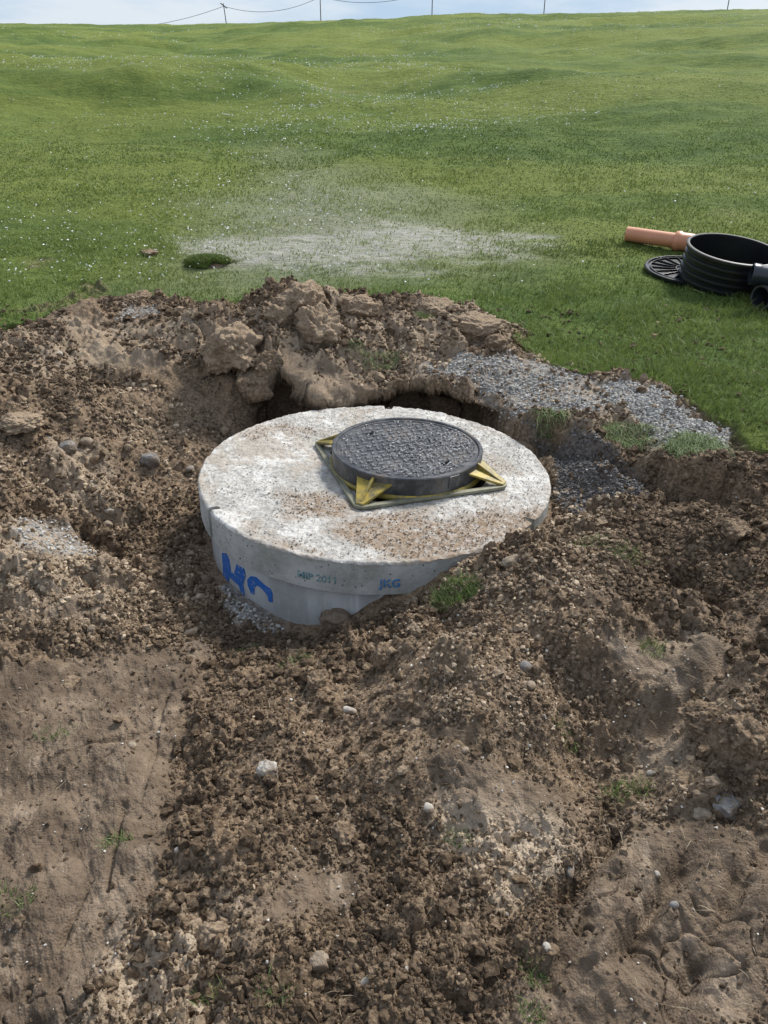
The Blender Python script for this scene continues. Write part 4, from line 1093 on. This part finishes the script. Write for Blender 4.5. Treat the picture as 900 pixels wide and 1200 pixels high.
o = scatter('chips_on_lid', P, sz, 1, rng.random(len(P))**1.3, M['lid_chips'], .24, .55, False); tag(o, 'light grey stone chips lying on the black lid', 'stone chips', kind='stuff')
# raise ring lettering objects etc.
print('slab', round(time.time()-T0, 1))

# ------------------------------------------------------------------ pipes and plastic parts on the grass
def mtx_to(loc, direction, roll=0):
    z_ = Vector(direction).normalized(); q = z_.to_track_quat('Z', 'Y'); return Matrix.Translation(loc) @ q.to_matrix().to_4x4()
def gz(x_, y_): return float(surface(np.array([x_]), np.array([y_]))[0][0])
pl = hit(733, 284); pl[2] = gz(pl[0], pl[1])+.058
dist_r = 5.55
pr = hit(960, 320); pr[2] = gz(pr[0], pr[1])+.075; print('pipe', pl, pr)
d = Vector(pr-pl); Lp = d.length
pipe = empty('drain_pipe', pl); tag(pipe, 'terracotta orange plastic drain pipe lying on grass behind the black ring', 'drain pipe')
mt = mtx_to((0, 0, 0), d)
def tube(name, r, t, a, b, mat, parent, m, seg=48): return lathe(name, [(r, a), (r, b), (r-t, b), (r-t, a)], mat, parent, seg, m)
sc = .37
tube('pipe', .055, .004, 0, sc+.06, M['orange'], pipe, mt)
lathe('socket', [(.060, sc), (.069, sc+.004), (.074, sc+.022), (.074, sc+.04), (.066, sc+.052), (.066, sc+.135), (.060, sc+.15), (.060, sc+.16), (.0555, sc+.16), (.0555, sc)], M['orange'], pipe, 48, mt)
tube('pipe', .060, .004, sc+.15, Lp+.3, M['orange'], pipe, mt)
# corrugated chamber ring
def on_ground(px, py_, Y): p = at_y(px, py_, Y); p[2] = gz(p[0], p[1]); return p
cr_ = hit(847, 332); cr_[2] = gz(cr_[0], cr_[1])
dr = np.linalg.norm(cr_-np.array([0, 0, CAM_H])); RR = 93*dr/F/2
print('ring r', RR, cr_)
up = Vector((.07, -.16, 1)).normalized()
chr_ = empty('chamber_riser', cr_); tag(chr_, 'black corrugated plastic chamber ring standing open on the grass', 'chamber ring')
H = .235; m2 = mtx_to((0, 0, -.005), up)
prof = []
nrb = 5
for k in range(nrb):
    z0 = H*k/nrb; z1 = H*(k+1)/nrb; prof += [(RR-.014, z0+.004), (RR-.012, z0+.022), (RR-.001, z0+.028), (RR, z0+.034), (RR-.002, z1)]
prof += [(RR-.004, H), (RR-.018, H), (RR-.024, 0)]
lathe('corrugated_wall', prof, M['plastic'], chr_, 96, m2)
lathe('rim', [(RR+.003, H-.004), (RR+.004, H+.004), (RR-.002, H+.008), (RR-.014, H+.008), (RR-.018, H+.004), (RR-.016, H-.003)], M['edge'], chr_, 96, m2)
# round ribbed lid leaning by the ring
cl_ = hit(806, 321); cl_[2] = gz(cl_[0], cl_[1])+.03
dl = np.linalg.norm(cl_-np.array([0, 0, CAM_H])); RL = 88*dl/F/2
cov = empty('plastic_cover', cl_); tag(cov, 'black plastic lid with spoke ribs lying upside down beside the chamber ring', 'plastic cover')
m3 = mtx_to((0, 0, 0), Vector((.02, -.12, 1)))
lathe('lid_disc', [(.001, -.012), (RL, -.018), (RL+.004, -.010), (RL+.003, .010), (RL-.006, .013), (RL-.012, .012), (RL-.016, -.002), (.001, -.002)], M['plastic'], cov, 96, m3)
lathe('ring_rib', [(RL-.035, -.002), (RL-.035, .010), (RL-.041, .010), (RL-.041, -.002)], M['plastic'], cov, 96, m3)
lathe('ring_rib', [(.09, -.002), (.09, .010), (.084, .010), (.084, -.002)], M['plastic'], cov, 64, m3)
for k in range(18):
    a = 2*math.pi*k/18; bm = bmesh.new(); bmesh.ops.create_cube(bm, size=1); bmesh.ops.scale(bm, verts=bm.verts, vec=(RL-.041-.09, .004, .012))
    bmesh.ops.translate(bm, verts=bm.verts, vec=((RL-.041+.09)/2, 0, .004)); bmesh.ops.rotate(bm, verts=bm.verts, matrix=Matrix.Rotation(a, 3, 'Z')); bm.transform(m3)
    bm_obj('spoke_rib', bm, M['edge'] if False else M['plastic'], cov, bevel=.001)
# black junction fitting at the right
cj = hit(890, 363); cj[2] = gz(cj[0], cj[1])
dj = np.linalg.norm(cj-np.array([0, 0, CAM_H])); print('junction', cj, dj)
jn = empty('pipe_junction', cj); tag(jn, 'black plastic pipe junction with round open sockets on the grass at the right edge', 'pipe fitting')
rj = 11.5*dj/F
v1 = Vector((1, .42, .02)).normalized()
mj = mtx_to((-.02, -.02, rj+.004), v1)
lathe('socket', [(rj, 0), (rj+.006, .004), (rj+.006, .030), (rj-.002, .040), (rj-.004, .30), (rj-.012, .30), (rj-.010, .03), (rj-.006, 0)], M['plastic2'], jn, 48, mj)
lathe('socket_lip', [(rj+.007, -.003), (rj+.0085, .006), (rj+.003, .008), (rj-.006, .004), (rj-.006, -.003)], M['edge'], jn, 48, mj)
uj = at_y(880, 321, cj[1]+.05)-cj; mk = mtx_to(tuple(uj), Vector((1, -.25, -.10)).normalized())
lathe('upper_socket', [(rj-.012, 0), (rj-.004, .006), (rj-.004, .045), (rj-.010, .055), (rj-.012, .36), (rj-.02, .36), (rj-.018, .0)], M['plastic2'], jn, 48, mk)
lathe('chamber_body', [(.001, .0), (.13, 0), (.145, .02), (.150, .10), (.145, .19), (.135, .21), (.001, .215)], M['plastic'], jn, 48, Matrix.Translation((.27, .10, .004)))
bm = bmesh.new(); bmesh.ops.create_cube(bm, size=1); bmesh.ops.scale(bm, verts=bm.verts, vec=(.012, .10, .16)); bmesh.ops.translate(bm, verts=bm.verts, vec=(.05, .04, .10)); bm_obj('web_plate', bm, M['plastic'], jn, bevel=.004)

# ------------------------------------------------------------------ poles and wire on the skyline
PO = [(262, 5, 112), (375, -6, 112), (507, -14, 112), (640, -16, 112), (858, -20, 112)]
prev = None; tops = []
for i, (px, py, Y) in enumerate(PO):
    tp = at_y(px, py, Y); gx_, gy_ = tp[0], tp[1]; zb = float(base_height(np.array([gx_]), np.array([gy_]))[0]); Hh = tp[2]-zb
    t = empty('utility_pole', (gx_, gy_, zb-.2))
    lab = ['utility pole leftmost on the skyline, its small crossarm in view','utility pole second from the left on the skyline','utility pole in the middle of the skyline row','utility pole second from the right on the skyline','utility pole rightmost on the skyline'][i]
    tag(t, lab, 'utility pole', 'utility poles beyond the hill')
    lean = (.35 if i == 0 else 0)
    mm = mtx_to((lean if i == 0 else 0, 0, 0), Vector((-lean/ max(Hh, 1), 0, 1)))
    lathe('pole', [(.001, 0), (.075, 0), (.05, Hh+.3), (.001, Hh+.3)], M['wood'], t, 10, mm)
    bm = bmesh.new(); bmesh.ops.create_cube(bm, size=1); bmesh.ops.scale(bm, verts=bm.verts, vec=(.9, .10, .12)); bmesh.ops.rotate(bm, verts=bm.verts, matrix=Matrix.Rotation(R(35), 3, 'Y')); bmesh.ops.translate(bm, verts=bm.verts, vec=(0, 0, Hh+.05)); bm_obj('crossarm', bm, M['wood'], t)
    tops.append(np.array([gx_, gy_, zb-.2+Hh]))
start = at_y(95, 31, 118)
chain = [start]+tops+[tops[-1]+np.array([25, 0, 0])]
cu_v = []
bmw = bmesh.new()
sag = [.9, 1.0, .9, .8, .8, .8]; prevring = None
for a, b, sg in zip(chain[:-1], chain[1:], sag):
    for k in range(25):
        t_ = k/24; p = a*(1-t_)+b*t_; p = p-np.array([0, 0, 4*sg*t_*(1-t_)])
        rg = [bmw.verts.new((p[0], p[1]+.028*math.cos(q), p[2]+.028*math.sin(q))) for q in (0, 2.1, 4.2)]
        if prevring: 
            for j in range(3): bmw.faces.new((prevring[j], prevring[(j+1) % 3], rg[(j+1) % 3], rg[j]))
        prevring = rg
wo = bm_obj('overhead_wire', bmw, M['wire'], None, True); tag(wo, 'dark overhead wire sagging between the poles on the skyline', 'wire')

# ------------------------------------------------------------------ light
SUN_EL = R(45); SUN_AZ = R(40)          # azimuth measured from +Y (away from the camera) towards +X
sd = bpy.data.lights.new('sun', 'SUN'); sd.energy = 3.7; sd.angle = R(16); sd.color = (1, .965, .91)
so = bpy.data.objects.new('sun', sd); col.objects.link(so)
dirv = Vector((math.sin(SUN_AZ)*math.cos(SUN_EL), math.cos(SUN_AZ)*math.cos(SUN_EL), math.sin(SUN_EL)))
so.rotation_euler = dirv.to_track_quat('Z', 'Y').to_euler()
w = bpy.data.worlds.new('World'); scene.world = w; w.use_nodes = True; nt = w.node_tree; nt.nodes.clear(); n = N(nt)
out = nt.nodes.new('ShaderNodeOutputWorld'); bg = nt.nodes.new('ShaderNodeBackground'); nt.links.new(bg.outputs[0], out.inputs[0])
sky = nt.nodes.new('ShaderNodeTexSky'); sky.sky_type = 'NISHITA'; sky.sun_disc = False; sky.sun_elevation = SUN_EL; sky.sun_rotation = SUN_AZ
sky.air_density = 1.0; sky.dust_density = 1.5; sky.ozone_density = 1.0
tc = nt.nodes.new('ShaderNodeTexCoord')
cl = n.tex(2.4, 6, .6, .2, n.scale(tc.outputs['Generated'], (1, 1, 4.5)))
cf = n.ramp(cl, .38, .60)
sx_ = nt.nodes.new('ShaderNodeSeparateXYZ'); nt.links.new(tc.outputs['Generated'], sx_.inputs[0])
hz = n.ramp(sx_.outputs[2], .04, .45)
ccol = n.mix(hz, (5.9, 6.5, 7.2), (6.4, 6.7, 7.2)); bcol = n.mix(hz, (3.6, 4.9, 6.5), (3.0, 4.2, 6.4))
c = n.mix(cf, bcol, ccol)
c = n.mix(.88, sky.outputs[0], c)
nt.links.new(c, bg.inputs[0]); bg.inputs[1].default_value = .09

scene.view_settings.view_transform = 'Standard'; scene.view_settings.look = 'None'; scene.view_settings.exposure = 0.52; scene.view_settings.gamma = 1
scene.cycles.max_bounces = 5; scene.cycles.diffuse_bounces = 3; scene.cycles.glossy_bounces = 2; scene.cycles.transmission_bounces = 2
scene.cycles.use_denoising = True
print('done', round(time.time()-T0, 1))
